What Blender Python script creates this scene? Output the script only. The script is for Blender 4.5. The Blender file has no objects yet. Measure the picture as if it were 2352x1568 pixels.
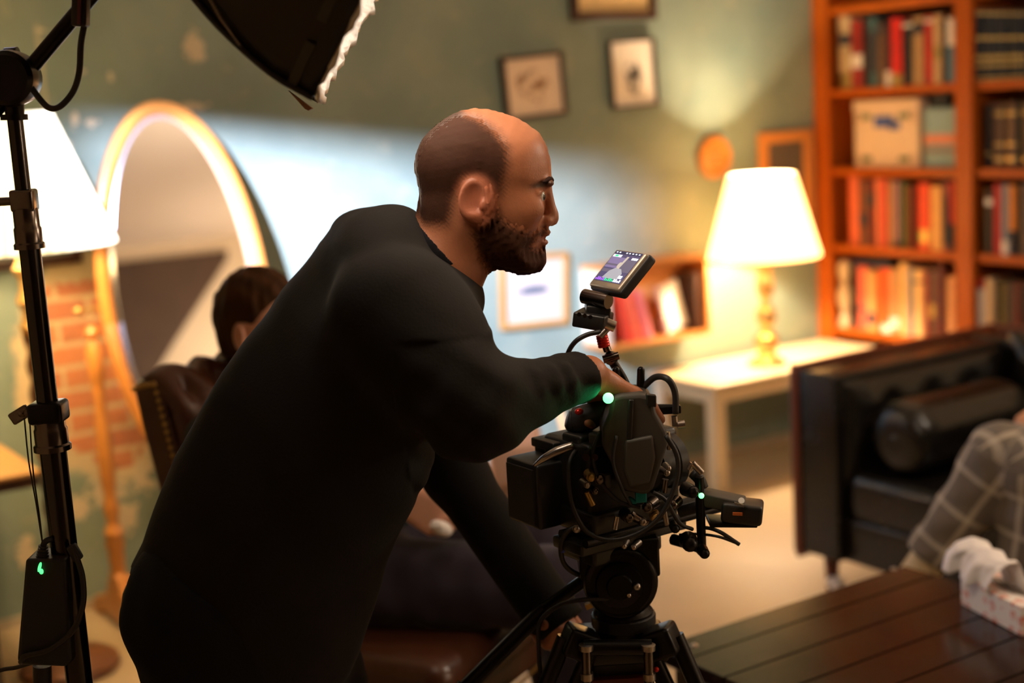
import bpy, math, random
import numpy as np
from math import sin, cos, pi, radians, sqrt
random.seed(7); np.random.seed(7)
SC = bpy.context.scene

# ------------------------------------------------------------------ camera, world, lights, exposure
# Room frame: +X along the green wall, +Y into it, Z up. Green wall at Y=0, bookcase front at X=0.
CAM = np.array([-4.608, -4.543, 1.55]); HEAD = radians(33); PITCH = radians(9.46); ROLL = radians(-3.4)
FPX = 50/36*2352


def c2r(q):
    x, y, z = q
    return np.array([x*cos(HEAD)+y*sin(HEAD), -x*sin(HEAD)+y*cos(HEAD), z])


_u = np.array([0, sin(PITCH), cos(PITCH)]); _x = np.array([1., 0, 0])
RF = c2r((0, cos(PITCH), -sin(PITCH))); RX = c2r(cos(ROLL)*_x+sin(ROLL)*_u); RU = c2r(-sin(ROLL)*_x+cos(ROLL)*_u)
HDIR = c2r((0, 1, 0)); RDIR = c2r((1, 0, 0))


def P(px, py, X=None, Y=None, Z=None, D=None):
    d = RX*(px-1176)/FPX-RU*(py-784)/FPX+RF
    if X is not None: t = (X-CAM[0])/d[0]
    elif Y is not None: t = (Y-CAM[1])/d[1]
    elif Z is not None: t = (Z-CAM[2])/d[2]
    else: t = D/np.dot(d, HDIR)
    return CAM+d*t


def K(x, D, z):
    """camera-heading frame (right, ahead, up) to room"""
    q = c2r((x, D, 0)); return np.array([CAM[0]+q[0], CAM[1]+q[1], z])


cam = bpy.data.cameras.new('camera'); camo = bpy.data.objects.new('camera', cam); SC.collection.objects.link(camo)
from mathutils import Matrix, Vector
m = Matrix.Identity(4)
for i in range(3):
    m[i][0], m[i][1], m[i][2], m[i][3] = RX[i], RU[i], -RF[i], CAM[i]
camo.matrix_world = m
cam.lens = 50; cam.sensor_width = 36; cam.clip_start = .05
cam.dof.use_dof = True; cam.dof.focus_distance = 2.02; cam.dof.aperture_fstop = 2.0
SC.camera = camo
SC.view_settings.view_transform = 'Standard'; SC.view_settings.look = 'None'
SC.view_settings.exposure = 0.0; SC.view_settings.gamma = 1
w = bpy.data.worlds.new('world'); SC.world = w; w.use_nodes = True
w.node_tree.nodes['Background'].inputs[0].default_value = (1, .75, .5, 1)
w.node_tree.nodes['Background'].inputs[1].default_value = .05


def light(name, kind, loc, color, energy, size=.05, aim=None, **kw):
    l = bpy.data.lights.new(name, kind); l.color = color; l.energy = energy
    if kind in ('POINT', 'SPOT'): l.shadow_soft_size = size
    else: l.size = size
    for k_, v_ in kw.items(): setattr(l, k_, v_)
    o = bpy.data.objects.new(name, l); SC.collection.objects.link(o); o.location = loc
    if aim is not None:
        o.rotation_euler = (Vector(aim)-Vector(loc)).to_track_quat('-Z', 'Y').to_euler()
    return o


FILM = np.array([-4.1, -2.0, 2.05])
light('film_spot', 'SPOT', FILM, (.62, .67, 1.0), 3100, .005, aim=(-1.92, 0, 1.18), spot_size=radians(55), spot_blend=1.)
WARM = (1, .75, .50)
light('table_lamp_bulb', 'POINT', (-.612, -.30, 1.03), WARM, 250, .04)
light('floor_lamp_bulb', 'POINT', (-3.585, -.5, 1.38), (1, .69, .37), 118, .04)
light('added_pendant_fill', 'POINT', (-1.45, -3.1, 2.0), (1, .84, .66), 34, .05)  # added fill for the face and tissues, an unseen source
light('added_rear_fill', 'POINT', (-.5, -5.2, 1.6), (1, .84, .66), 32, .06)  # added out of view to brighten the mirrored ceiling and the front

# ------------------------------------------------------------------ materials


def lin(h):
    r = [int(h[i:i+2], 16)/255 for i in (0, 2, 4)]
    return tuple((c/12.92 if c <= .04045 else ((c+.055)/1.055)**2.4) for c in r)


class NT:
    def __init__(s, name):
        s.m = bpy.data.materials.new(name); s.m.use_nodes = True; s.t = s.m.node_tree
        s.b = s.t.nodes['Principled BSDF']; s.l = s.t.links

    def n(s, kind, **kw):
        x = s.t.nodes.new(kind)
        for k_, v_ in kw.items(): setattr(x, k_, v_)
        return x

    def put(s, sock, v):
        if hasattr(v, 'is_linked') or hasattr(v, 'node'): s.l.new(v, sock)
        else:
            if isinstance(v, (tuple, list)) and len(v) == 3 and sock.type == 'RGBA': v = (*v, 1)
            sock.default_value = v

    def math(s, op, a, b=0.0, c=None, clamp=False):
        x = s.n('ShaderNodeMath', operation=op, use_clamp=clamp); s.put(x.inputs[0], a); s.put(x.inputs[1], b)
        if c is not None: s.put(x.inputs[2], c)
        return x.outputs[0]

    def mix(s, f, a, b):
        x = s.n('ShaderNodeMix', data_type='RGBA'); s.put(x.inputs[0], f); s.put(x.inputs[6], a); s.put(x.inputs[7], b)
        return x.outputs[2]

    def noise(s, scale, detail=3, vec=None, rough=.5, dist=0, out=0):
        x = s.n('ShaderNodeTexNoise'); x.inputs['Scale'].default_value = scale; x.inputs['Detail'].default_value = detail
        x.inputs['Roughness'].default_value = rough; x.inputs['Distortion'].default_value = dist
        s.l.new(vec if vec is not None else s.obj(), x.inputs['Vector'])
        return x.outputs[out]

    def obj(s):
        if not hasattr(s, 'tc'): s.tc = s.n('ShaderNodeTexCoord')
        return s.tc.outputs['Object']

    def xyz(s, v=None):
        x = s.n('ShaderNodeSeparateXYZ'); s.l.new(v if v is not None else s.obj(), x.inputs[0]); return x.outputs

    def comb(s, a, b, c):
        x = s.n('ShaderNodeCombineXYZ')
        for i, v in enumerate((a, b, c)): s.put(x.inputs[i], v)
        return x.outputs[0]

    def step(s, v, lo, hi):
        x = s.n('ShaderNodeMapRange', interpolation_type='SMOOTHSTEP'); s.put(x.inputs[0], v)
        x.inputs[1].default_value = lo; x.inputs[2].default_value = hi
        return x.outputs[0]

    def bump(s, h, strength=.3, dist=.01):
        x = s.n('ShaderNodeBump'); x.inputs['Strength'].default_value = strength; x.inputs['Distance'].default_value = dist
        s.l.new(h, x.inputs['Height']); s.l.new(x.outputs[0], s.b.inputs['Normal'])

    def set(s, **kw):
        names = dict(col='Base Color', rough='Roughness', metal='Metallic', coat='Coat Weight', em='Emission Color', es='Emission Strength',
                     sheen='Sheen Weight', spec='Specular IOR Level', sss='Subsurface Weight', trans='Transmission Weight')
        for k_, v_ in kw.items(): s.put(s.b.inputs[names[k_]], v_)
        return s.m


def pm(name, col, rough=.5, metal=0., var=.25, scale=12, bump=0., bscale=60, **kw):
    """principled with a little noise in its colour and surface"""
    t = NT(name)
    if isinstance(col, str): col = lin(col)
    dark = tuple(c*(1-var) for c in col); lite = tuple(min(1, c*(1+var)) for c in col)
    t.set(col=t.mix(t.noise(scale, 3), dark, lite), rough=rough, metal=metal, **kw)
    if bump: t.bump(t.noise(bscale, 4), bump, .004)
    return t.m


def wood(name, c1, c2, rough=.4, axis=0, scale=14, **kw):
    t = NT(name); c1 = lin(c1) if isinstance(c1, str) else c1; c2 = lin(c2) if isinstance(c2, str) else c2
    x = t.xyz(); f = [x[0], x[1], x[2]]; f[axis] = t.math('MULTIPLY', f[axis], .12)
    v = t.comb(*f)
    t.set(col=t.mix(t.noise(scale, 5, v, .6, 1.2), c1, c2), rough=rough, **kw)
    t.bump(t.noise(scale*4, 3, v), .12, .003)
    return t.m


def emis(name, col, strength, base=(.8, .8, .8)):
    t = NT(name); t.set(col=base, em=col, es=strength, rough=.7); return t.m


M = {}
M['black'] = pm('black_plastic', (.012, .011, .010), .38, var=.3)
M['blackmetal'] = pm('black_metal', (.010, .009, .009), .3, .6, var=.3)
M['rubber'] = pm('black_rubber', (.014, .012, .012), .5, var=.3)
M['greyplastic'] = pm('grey_plastic', (.050, .043, .034), .55, var=.2)
M['steel'] = pm('brushed_steel', (.45, .40, .36), .28, 1., var=.15)
M['chrome'] = pm('dark_chrome', (.16, .13, .11), .22, 1., var=.1)
M['red'] = pm('red_anodised', (.55, .02, .01), .3, .5, var=.1)
M['teal'] = pm('teal_connector', (.01, .25, .28), .3, .3, var=.1)
M['blue'] = pm('blue_tape', (.01, .03, .35), .5, var=.1)
M['green_led'] = emis('green_led', (.12, 1, .24), 3.2)
M['brass'] = pm('aged_brass', (.55, .36, .12), .35, .9, var=.2)
M['ink'] = pm('dark_ink', (.03, .03, .04), .8)
M['white'] = pm('white_paper', (.80, .76, .70), .8, var=.06)

# ------------------------------------------------------------------ object helpers
ROOT = {}


def tag(o, label=None, cat=None, group=None, kind=None):
    if label: o['label'] = label
    if cat: o['category'] = cat
    if group: o['group'] = group
    if kind: o['kind'] = kind
    return o


def thing(name, label, cat, loc, rotz=0., group=None):
    o = bpy.data.objects.new(name, None); SC.collection.objects.link(o); o.empty_display_size = .05
    o.location = tuple(loc); o.rotation_euler = (0, 0, rotz)
    mm = np.eye(4); mm[:2, :2] = [[cos(rotz), -sin(rotz)], [sin(rotz), cos(rotz)]]; mm[:3, 3] = loc
    ROOT[o] = np.linalg.inv(mm)
    return tag(o, label, cat, group)


def rot(ax, a):
    c, s = cos(a), sin(a)
    return np.array({'x': [[1, 0, 0], [0, c, -s], [0, s, c]], 'y': [[c, 0, s], [0, 1, 0], [-s, 0, c]], 'z': [[c, -s, 0], [s, c, 0], [0, 0, 1]]}[ax])


def basis(d, up=(0, 0, 1)):
    d = np.asarray(d, float); d = d/np.linalg.norm(d); up = np.asarray(up, float)
    if abs(d@up) > .98*np.linalg.norm(up): up = np.array([0, 1., 0])
    a = np.cross(up, d); a /= np.linalg.norm(a); b = np.cross(d, a)
    return np.stack([a, b, d], 1)      # columns


RCAM = rot('z', -HEAD)                 # axes that follow the camera heading


def make_mesh(name, V, faces, mats, parent=None, mi=None, smooth=True, angle=35, attr=None):
    V = np.asarray(V, float).reshape(-1, 3)
    r = parent
    while r is not None and r not in ROOT: r = r.parent
    if r is not None:
        I = ROOT[r]; V = V@I[:3, :3].T+I[:3, 3]
    me = bpy.data.meshes.new(name)
    if isinstance(faces, np.ndarray):
        nf, k_ = faces.shape
        me.vertices.add(len(V)); me.vertices.foreach_set('co', V.astype(np.float32).ravel())
        me.loops.add(nf*k_); me.loops.foreach_set('vertex_index', faces.astype(np.int32).ravel())
        me.polygons.add(nf); me.polygons.foreach_set('loop_start', np.arange(0, nf*k_, k_, dtype=np.int32))
        me.update(calc_edges=True)
    else:
        me.from_pydata([tuple(v) for v in V], [], faces)
    if not isinstance(mats, (list, tuple)): mats = [mats]
    for x in mats: me.materials.append(M[x] if isinstance(x, str) else x)
    if mi is not None and len(mats) > 1: me.polygons.foreach_set('material_index', np.asarray(mi, np.int32))
    if smooth:
        me.polygons.foreach_set('use_smooth', np.ones(len(me.polygons), bool))
        if angle: me.set_sharp_from_angle(angle=radians(angle))
    if attr:
        for an, arr in attr.items():
            if arr.shape[1] == 4:
                a = me.color_attributes.new(an, 'FLOAT_COLOR', 'POINT'); a.data.foreach_set('color', arr.astype(np.float32).ravel())
            else:
                a = me.attributes.new(an, 'FLOAT_VECTOR', 'POINT'); a.data.foreach_set('vector', arr.astype(np.float32).ravel())
    me.validate(); me.update()
    o = bpy.data.objects.new(name, me); SC.collection.objects.link(o)
    if parent is not None: o.parent = parent
    return o


def catmull(pts, n=6):
    p = [np.asarray(q, float) for q in pts]
    if len(p) < 3: return p
    p = [2*p[0]-p[1]]+p+[2*p[-1]-p[-2]]; out = []
    for i in range(1, len(p)-2):
        for j in range(n):
            t = j/n; a, b, c, d = p[i-1:i+3]
            out.append(.5*((2*b)+(c-a)*t+(2*a-5*b+4*c-d)*t*t+(3*b-a-3*c+d)*t**3))
    out.append(p[-2]); return out


class MB:
    def __init__(s): s.v = []; s.f = []; s.mi = []

    def add(s, V, F, m=0):
        k_ = len(s.v); s.v += [tuple(map(float, q)) for q in V]; s.f += [[i+k_ for i in f] for f in F]; s.mi += [m]*len(F); return s

    def box(s, c, d, R=None, m=0, taper=1.):
        c = np.asarray(c, float); d = np.asarray(d, float)/2; R = np.eye(3) if R is None else R; V = []
        for z in (-1, 1):
            k_ = taper if z > 0 else 1
            for x, y in ((-1, -1), (1, -1), (1, 1), (-1, 1)): V.append(c+R@np.array([x*d[0]*k_, y*d[1]*k_, z*d[2]]))
        return s.add(V, [(0, 3, 2, 1), (4, 5, 6, 7), (0, 1, 5, 4), (1, 2, 6, 5), (2, 3, 7, 6), (3, 0, 4, 7)], m)

    def ext(s, lo, hi, m=0):
        lo = np.asarray(lo, float); hi = np.asarray(hi, float); return s.box((lo+hi)/2, hi-lo, None, m)

    def rbox(s, c, d, r, R=None, m=0, seg=3):
        """box with rounded edges (superellipsoid-like sampled cube)"""
        c = np.asarray(c, float); d = np.asarray(d, float)/2; R = np.eye(3) if R is None else R; r = min(r, *d)
        ts = []
        for q in d:
            a = np.linspace(0, 1, seg+1); ts.append((q, np.unique(np.concatenate([-q+r*(1-np.cos(a*pi/2)), [0], q-r*(1-np.cos(a*pi/2))]).round(6))))
        for ax in range(3):
            o1, o2 = (ax+1) % 3, (ax+2) % 3
            for sg in (-1, 1):
                A, B = ts[o1][1], ts[o2][1]; V = []; F = []
                for a in A:
                    for b in B:
                        q = np.zeros(3); q[ax] = sg*d[ax]; q[o1] = a; q[o2] = b
                        core = np.clip(q, -(d-r), d-r); dv = q-core; nn = np.linalg.norm(dv)
                        V.append(c+R@(core+dv/nn*r if nn > 1e-9 else q))
                nb = len(B)
                for i in range(len(A)-1):
                    for j in range(nb-1):
                        f = (i*nb+j, (i+1)*nb+j, (i+1)*nb+j+1, i*nb+j+1); F.append(f if sg > 0 else f[::-1])
                s.add(V, F, m)
        return s

    def cyl(s, a, b, ra, rb=None, n=18, m=0, cap=True):
        a = np.asarray(a, float); b = np.asarray(b, float); rb = ra if rb is None else rb; B = basis(b-a)
        ang = [2*pi*i/n for i in range(n)]
        V = [a+B@np.array([ra*cos(t), ra*sin(t), 0]) for t in ang]+[b+B@np.array([rb*cos(t), rb*sin(t), 0]) for t in ang]
        F = [(i, (i+1) % n, n+(i+1) % n, n+i) for i in range(n)]
        if cap: F += [tuple(range(n))[::-1], tuple(range(n, 2*n))]
        return s.add(V, F, m)

    def tube(s, pts, r, n=10, m=0, sub=6, cap=True):
        p = catmull(pts, sub); N = len(p); V = []; F = []; up = np.array([0, 0, 1.])
        rr = np.interp(np.linspace(0, 1, N), np.linspace(0, 1, len(r)), r) if isinstance(r, (list, tuple)) else [r]*N
        ref = None
        for i in range(N):
            d = p[min(i+1, N-1)]-p[max(i-1, 0)]; d = d/(np.linalg.norm(d)+1e-12)
            if ref is None:
                ref = np.cross(d, up if abs(d[2]) < .9 else [1, 0, 0])
            ref = ref-d*(ref@d); ref = ref/np.linalg.norm(ref); b = np.cross(d, ref)
            V += [p[i]+rr[i]*(cos(2*pi*j/n)*ref+sin(2*pi*j/n)*b) for j in range(n)]
        for i in range(N-1):
            for j in range(n):
                F.append((i*n+j, i*n+(j+1) % n, (i+1)*n+(j+1) % n, (i+1)*n+j))
        if cap: F += [tuple(range(n))[::-1], tuple(range((N-1)*n, N*n))]
        return s.add(V, F, m)

    def lathe(s, c, prof, n=32, R=None, m=0, fr=None):
        c = np.asarray(c, float); R = np.eye(3) if R is None else R; V = []; F = []; k_ = len(prof)
        for (r, z) in prof:
            for j in range(n):
                t = 2*pi*j/n; q = r*(fr(t, z) if fr else 1)
                V.append(c+R@np.array([q*cos(t), q*sin(t), z]))
        for i in range(k_-1):
            for j in range(n): F.append((i*n+j, i*n+(j+1) % n, (i+1)*n+(j+1) % n, (i+1)*n+j))
        if prof[0][0] > 1e-6: F.append(tuple(range(n))[::-1])
        if prof[-1][0] > 1e-6: F.append(tuple(range((k_-1)*n, k_*n)))
        return s.add(V, F, m)

    def shell(s, c, prof, n=32, R=None, m=0, fr=None):
        """lathe left open (no caps) - for closed wall profiles"""
        k_ = len(s.f); s.lathe(c, prof, n, R, m, fr); extra = (prof[0][0] > 1e-6)+(prof[-1][0] > 1e-6)
        for _ in range(extra): s.f.pop(); s.mi.pop()
        return s

    def ell(s, c, r, R=None, n=16, m=0):
        c = np.asarray(c, float); r = np.ones(3)*r; R = np.eye(3) if R is None else R; V = []; F = []; h = n//2
        for i in range(h+1):
            for j in range(n):
                a = pi*i/h; t = 2*pi*j/n; V.append(c+R@(r*np.array([sin(a)*cos(t), sin(a)*sin(t), -cos(a)])))
        for i in range(h):
            for j in range(n): F.append((i*n+j, i*n+(j+1) % n, (i+1)*n+(j+1) % n, (i+1)*n+j))
        return s.add(V, F, m)

    def prism(s, pts, ext, m=0):
        n = len(pts); pts = [np.asarray(p, float) for p in pts]; e = np.asarray(ext, float)
        V = pts+[p+e for p in pts]
        nrm = sum(np.cross(pts[i], pts[(i+1) % n]) for i in range(n))
        F = [tuple(range(n))[::-1], tuple(range(n, 2*n))]+[(i, (i+1) % n, n+(i+1) % n, n+i) for i in range(n)]
        if nrm@e < 0: F = [f[::-1] for f in F]
        return s.add(V, F, m)

    def build(s, name, mats, parent=None, bevel=0., sub=0, smooth=True, angle=35, seg=2):
        o = make_mesh(name, s.v, s.f, mats, parent, s.mi, smooth, angle if not sub else 0)
        if bevel:
            b = o.modifiers.new('bevel', 'BEVEL'); b.width = bevel; b.segments = seg; b.limit_method = 'ANGLE'; b.harden_normals = False
        if sub:
            b = o.modifiers.new('sub', 'SUBSURF'); b.levels = sub; b.render_levels = sub
        return o


def grid_surf(fn, nu, nv, closeu=False):
    V = [fn(i/(nu-1 if not closeu else nu), j/(nv-1)) for i in range(nu) for j in range(nv)]; F = []
    for i in range(nu if closeu else nu-1):
        for j in range(nv-1):
            a, b = i*nv, ((i+1) % nu)*nv; F.append((a+j, b+j, b+j+1, a+j+1))
    return V, F

# ------------------------------------------------------------------ sculpting on a distance grid (surface nets)


def lerp(a, b, t): return a+(b-a)*t


class Field:
    def __init__(s, lo, hi, h):
        s.lo = np.asarray(lo, float); s.h = h; n = np.ceil((np.asarray(hi)-s.lo)/h).astype(int)+1
        s.ax = [(s.lo[i]+h*np.arange(n[i])).astype(np.float32) for i in range(3)]
        s.d = np.full(n, .1, np.float32)

    def sl(s, lo, hi):
        r = []
        for i in range(3):
            a = max(0, int((lo[i]-s.lo[i])/s.h)-1); b = min(len(s.ax[i]), int((hi[i]-s.lo[i])/s.h)+2); r.append(slice(a, max(a, b)))
        X = s.ax[0][r[0]][:, None, None]; Y = s.ax[1][r[1]][None, :, None]; Z = s.ax[2][r[2]][None, None, :]
        return tuple(r), X, Y, Z

    def op(s, fn, lo, hi, k=.02, sub=False):
        pad = k+.015; r, X, Y, Z = s.sl(np.asarray(lo)-pad, np.asarray(hi)+pad)
        if any(q.stop <= q.start for q in r): return
        a = s.d[r]; b = fn(X, Y, Z).astype(np.float32)
        if sub:
            b = -b; h = np.maximum(k-np.abs(a-b), 0)/k; s.d[r] = np.maximum(a, b)+h*h*k*.25
        else:
            h = np.maximum(k-np.abs(a-b), 0)/k; s.d[r] = np.minimum(a, b)-h*h*k*.25

    def cone(s, a, b, ra, rb, k=.02, sub=False):
        a = np.asarray(a, float); b = np.asarray(b, float); ba = b-a; L = float(ba@ba)+1e-12

        def fn(X, Y, Z):
            px, py, pz = X-a[0], Y-a[1], Z-a[2]
            t = np.clip((px*ba[0]+py*ba[1]+pz*ba[2])/L, 0, 1)
            return np.sqrt((px-t*ba[0])**2+(py-t*ba[1])**2+(pz-t*ba[2])**2)-(ra+(rb-ra)*t)
        r = max(ra, rb); s.op(fn, np.minimum(a, b)-r, np.maximum(a, b)+r, k, sub)

    def chain(s, pts, rad, k=.02):
        for i in range(len(pts)-1): s.cone(pts[i], pts[i+1], rad[i], rad[i+1], k)

    def ell(s, c, r, R=None, k=.02, sub=False):
        c = np.asarray(c, float); r = np.ones(3)*r; R = np.eye(3) if R is None else np.asarray(R)

        def fn(X, Y, Z):
            p = [X-c[0], Y-c[1], Z-c[2]]
            q = [(R[0, i]*p[0]+R[1, i]*p[1]+R[2, i]*p[2])/r[i] for i in range(3)]
            n0 = np.sqrt(q[0]**2+q[1]**2+q[2]**2); n1 = np.sqrt((q[0]/r[0])**2+(q[1]/r[1])**2+(q[2]/r[2])**2)+1e-9
            return n0*(n0-1)/n1
        e = np.sqrt(((R*r)**2).sum(1)); s.op(fn, c-e, c+e, k, sub)

    def torso(s, A, B, fwd, ts, of, rf, rw, ow=None, k=.03, t0=-.15, t1=1.15):
        """elliptic sections along A-B; fwd = rough forward; of = forward offset, rf/rw = front-back / side radii"""
        A = np.asarray(A, float); B = np.asarray(B, float); L = np.linalg.norm(B-A); a = (B-A)/L
        wv = np.cross(a, fwd); wv /= np.linalg.norm(wv); fv = np.cross(wv, a); ow = ow or [0]*len(ts)

        def fn(X, Y, Z):
            p = [X-A[0], Y-A[1], Z-A[2]]
            d = lambda q: p[0]*q[0]+p[1]*q[1]+p[2]*q[2]
            t = d(a)/L; tc = np.clip(t, t0, t1); F_ = d(fv)-np.interp(tc, ts, of); W_ = d(wv)-np.interp(tc, ts, ow)
            R1 = np.interp(tc, ts, rf); R2 = np.interp(tc, ts, rw); ov = (t-tc)*L/.05
            e = np.sqrt((F_/R1)**2+(W_/R2)**2+ov**2); return (e-1)*np.minimum(R1, R2)
        m_ = max(max(rf), max(rw))+.1; s.op(fn, np.minimum(A, B)-m_, np.maximum(A, B)+m_, k)

    def cut(s, pt, nrm, lo=None, hi=None, k=.004):
        """keep the side opposite to nrm"""
        nrm = np.asarray(nrm, float); nrm = nrm/np.linalg.norm(nrm)
        r, X, Y, Z = s.sl(lo if lo is not None else s.lo, hi if hi is not None else s.lo+s.h*np.array(s.d.shape))
        b = ((X-pt[0])*nrm[0]+(Y-pt[1])*nrm[1]+(Z-pt[2])*nrm[2]).astype(np.float32); s.d[r] = np.maximum(s.d[r], b)

    def wrinkle(s, amp, freq, seed=0, lo=None, hi=None, stretch=(1, 1, 1)):
        rg = np.random.RandomState(seed)
        r, X, Y, Z = s.sl(lo if lo is not None else s.lo, hi if hi is not None else s.lo+s.h*np.array(s.d.shape))
        t = 0
        for i in range(6):
            k_ = rg.normal(size=3)*freq*np.array(stretch)*(1+.5*i/6); ph = rg.uniform(0, 6.28)
            t = t+np.sin(X*k_[0]+Y*k_[1]+Z*k_[2]+ph+1.3*np.sin((X+Z)*freq*.4+i))
        s.d[r] = s.d[r]+(amp*t/3).astype(np.float32)

    def mesh(s):
        d = s.d; S = d < 0; n = np.array(d.shape)
        cnt = np.zeros(n-1, np.int8)
        for i in (0, 1):
            for j in (0, 1):
                for k_ in (0, 1): cnt += S[i:n[0]-1+i, j:n[1]-1+j, k_:n[2]-1+k_]
        act = (cnt > 0) & (cnt < 8); idx = np.argwhere(act); N = len(idx)
        ids = np.full(n-1, -1, np.int32); ids[act] = np.arange(N)
        acc = np.zeros((N, 3)); c = np.zeros(N)
        co = [(i, j, k_) for i in (0, 1) for j in (0, 1) for k_ in (0, 1)]
        val = {q: d[idx[:, 0]+q[0], idx[:, 1]+q[1], idx[:, 2]+q[2]] for q in co}
        for q in co:
            for ax in range(3):
                if q[ax] == 0:
                    q2 = list(q); q2[ax] = 1; q2 = tuple(q2); a, b = val[q], val[q2]; mk = (a < 0) != (b < 0)
                    t = np.where(mk, a/(a-b+1e-20), 0); p = np.tile(np.array(q, float), (N, 1)); p[:, ax] = t
                    acc[mk] += p[mk]; c[mk] += 1
        V = s.lo+s.h*(idx+acc/c[:, None])
        Fs = []
        for ax in range(3):
            o1, o2 = (ax+1) % 3, (ax+2) % 3
            A = [slice(None)]*3; A[ax] = slice(0, n[ax]-1); B = [slice(None)]*3; B[ax] = slice(1, n[ax])
            ch = S[tuple(A)] != S[tuple(B)]; e = np.argwhere(ch)
            ok = (e[:, o1] > 0) & (e[:, o2] > 0) & (e[:, o1] < n[o1]-1) & (e[:, o2] < n[o2]-1); e = e[ok]
            ins = S[e[:, 0], e[:, 1], e[:, 2]]; q = []
            for (da, db) in ((-1, -1), (0, -1), (0, 0), (-1, 0)):
                f = e.copy(); f[:, o1] += da; f[:, o2] += db; q.append(ids[f[:, 0], f[:, 1], f[:, 2]])
            q = np.stack(q, 1); q[~ins] = q[~ins][:, ::-1]; Fs.append(q)
        F_ = np.concatenate(Fs)
        # one relaxation pass
        nb = np.zeros_like(V); cc = np.zeros(N)
        for i in range(4):
            j = (i+1) % 4; np.add.at(nb, F_[:, i], V[F_[:, j]]); np.add.at(cc, F_[:, i], 1)
            np.add.at(nb, F_[:, j], V[F_[:, i]]); np.add.at(cc, F_[:, j], 1)
        V = V*.5+.5*nb/np.maximum(cc, 1)[:, None]
        return V, F_


def poly_sd(poly, X, Z):
    """signed distance (inside positive) to a 2-D polygon on a grid"""
    p = np.asarray(poly, float); best = np.full(np.broadcast(X, Z).shape, 1e9); ins = np.zeros(best.shape, bool)
    for i in range(len(p)):
        a, b = p[i], p[(i+1) % len(p)]; e = b-a; t = np.clip(((X-a[0])*e[0]+(Z-a[1])*e[1])/(e@e+1e-12), 0, 1)
        best = np.minimum(best, (X-a[0]-t*e[0])**2+(Z-a[1]-t*e[1])**2)
        c = ((a[1] > Z) != (b[1] > Z)) & (X < (b[0]-a[0])*(Z-a[1])/(b[1]-a[1]+1e-12)+a[0]); ins ^= c
    return np.where(ins, 1, -1)*np.sqrt(best)


def hand(S, wst, f, n, sd, curl=(35, 45, 30), sc=1., k=.006, spread=0., thumb=(.55, .75, -.25)):
    """palm with four fingers and a thumb; f finger direction, n back of hand, sd thumb side"""
    f, n, sd = [np.asarray(q, float)/np.linalg.norm(q) for q in (f, n, sd)]; wst = np.asarray(wst, float); out = []
    spec = [(.028, .088, (.043, .026, .021), .0092), (.009, .091, (.047, .030, .022), .0095), (-.010, .086, (.043, .028, .021), .009), (-.028, .078, (.034, .021, .019), .008)]
    for i, (o, kd, ph, r) in enumerate(spec):
        base = wst+f*.012*sc+sd*o*.55*sc; kn = wst+f*kd*sc+sd*o*sc+n*.003*sc
        S.cone(base, kn, .016*sc, .0125*sc, .012*sc)
        p = kn; ang = 0
        for j in range(3):
            ang += radians(curl[j]*(1+.06*(i-1))); dv = cos(ang)*f-sin(ang)*n+sd*(o*spread*8)
            q = p+dv/np.linalg.norm(dv)*ph[j]*sc; S.cone(p, q, r*sc*(1.06-.1*j), r*sc*(.98-.12*j), k*sc if j == 0 else .003); p = q
        out.append(p)
    p = wst+f*.022*sc+sd*.02*sc-n*.004*sc; d = thumb[0]*f+thumb[1]*sd+thumb[2]*n; d /= np.linalg.norm(d)
    q = p+d*.042*sc; S.cone(p, q, .0165*sc, .012*sc, .012*sc)
    d2 = d*.75+f*.5-n*.25; d2 /= np.linalg.norm(d2); q2 = q+d2*.033*sc; S.cone(q, q2, .0115*sc, .0102*sc, .004)
    d3 = d2*.8+f*.35-n*.35; d3 /= np.linalg.norm(d3); q3 = q2+d3*.025*sc; S.cone(q2, q3, .0102*sc, .0082*sc, .004)
    return out

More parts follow.
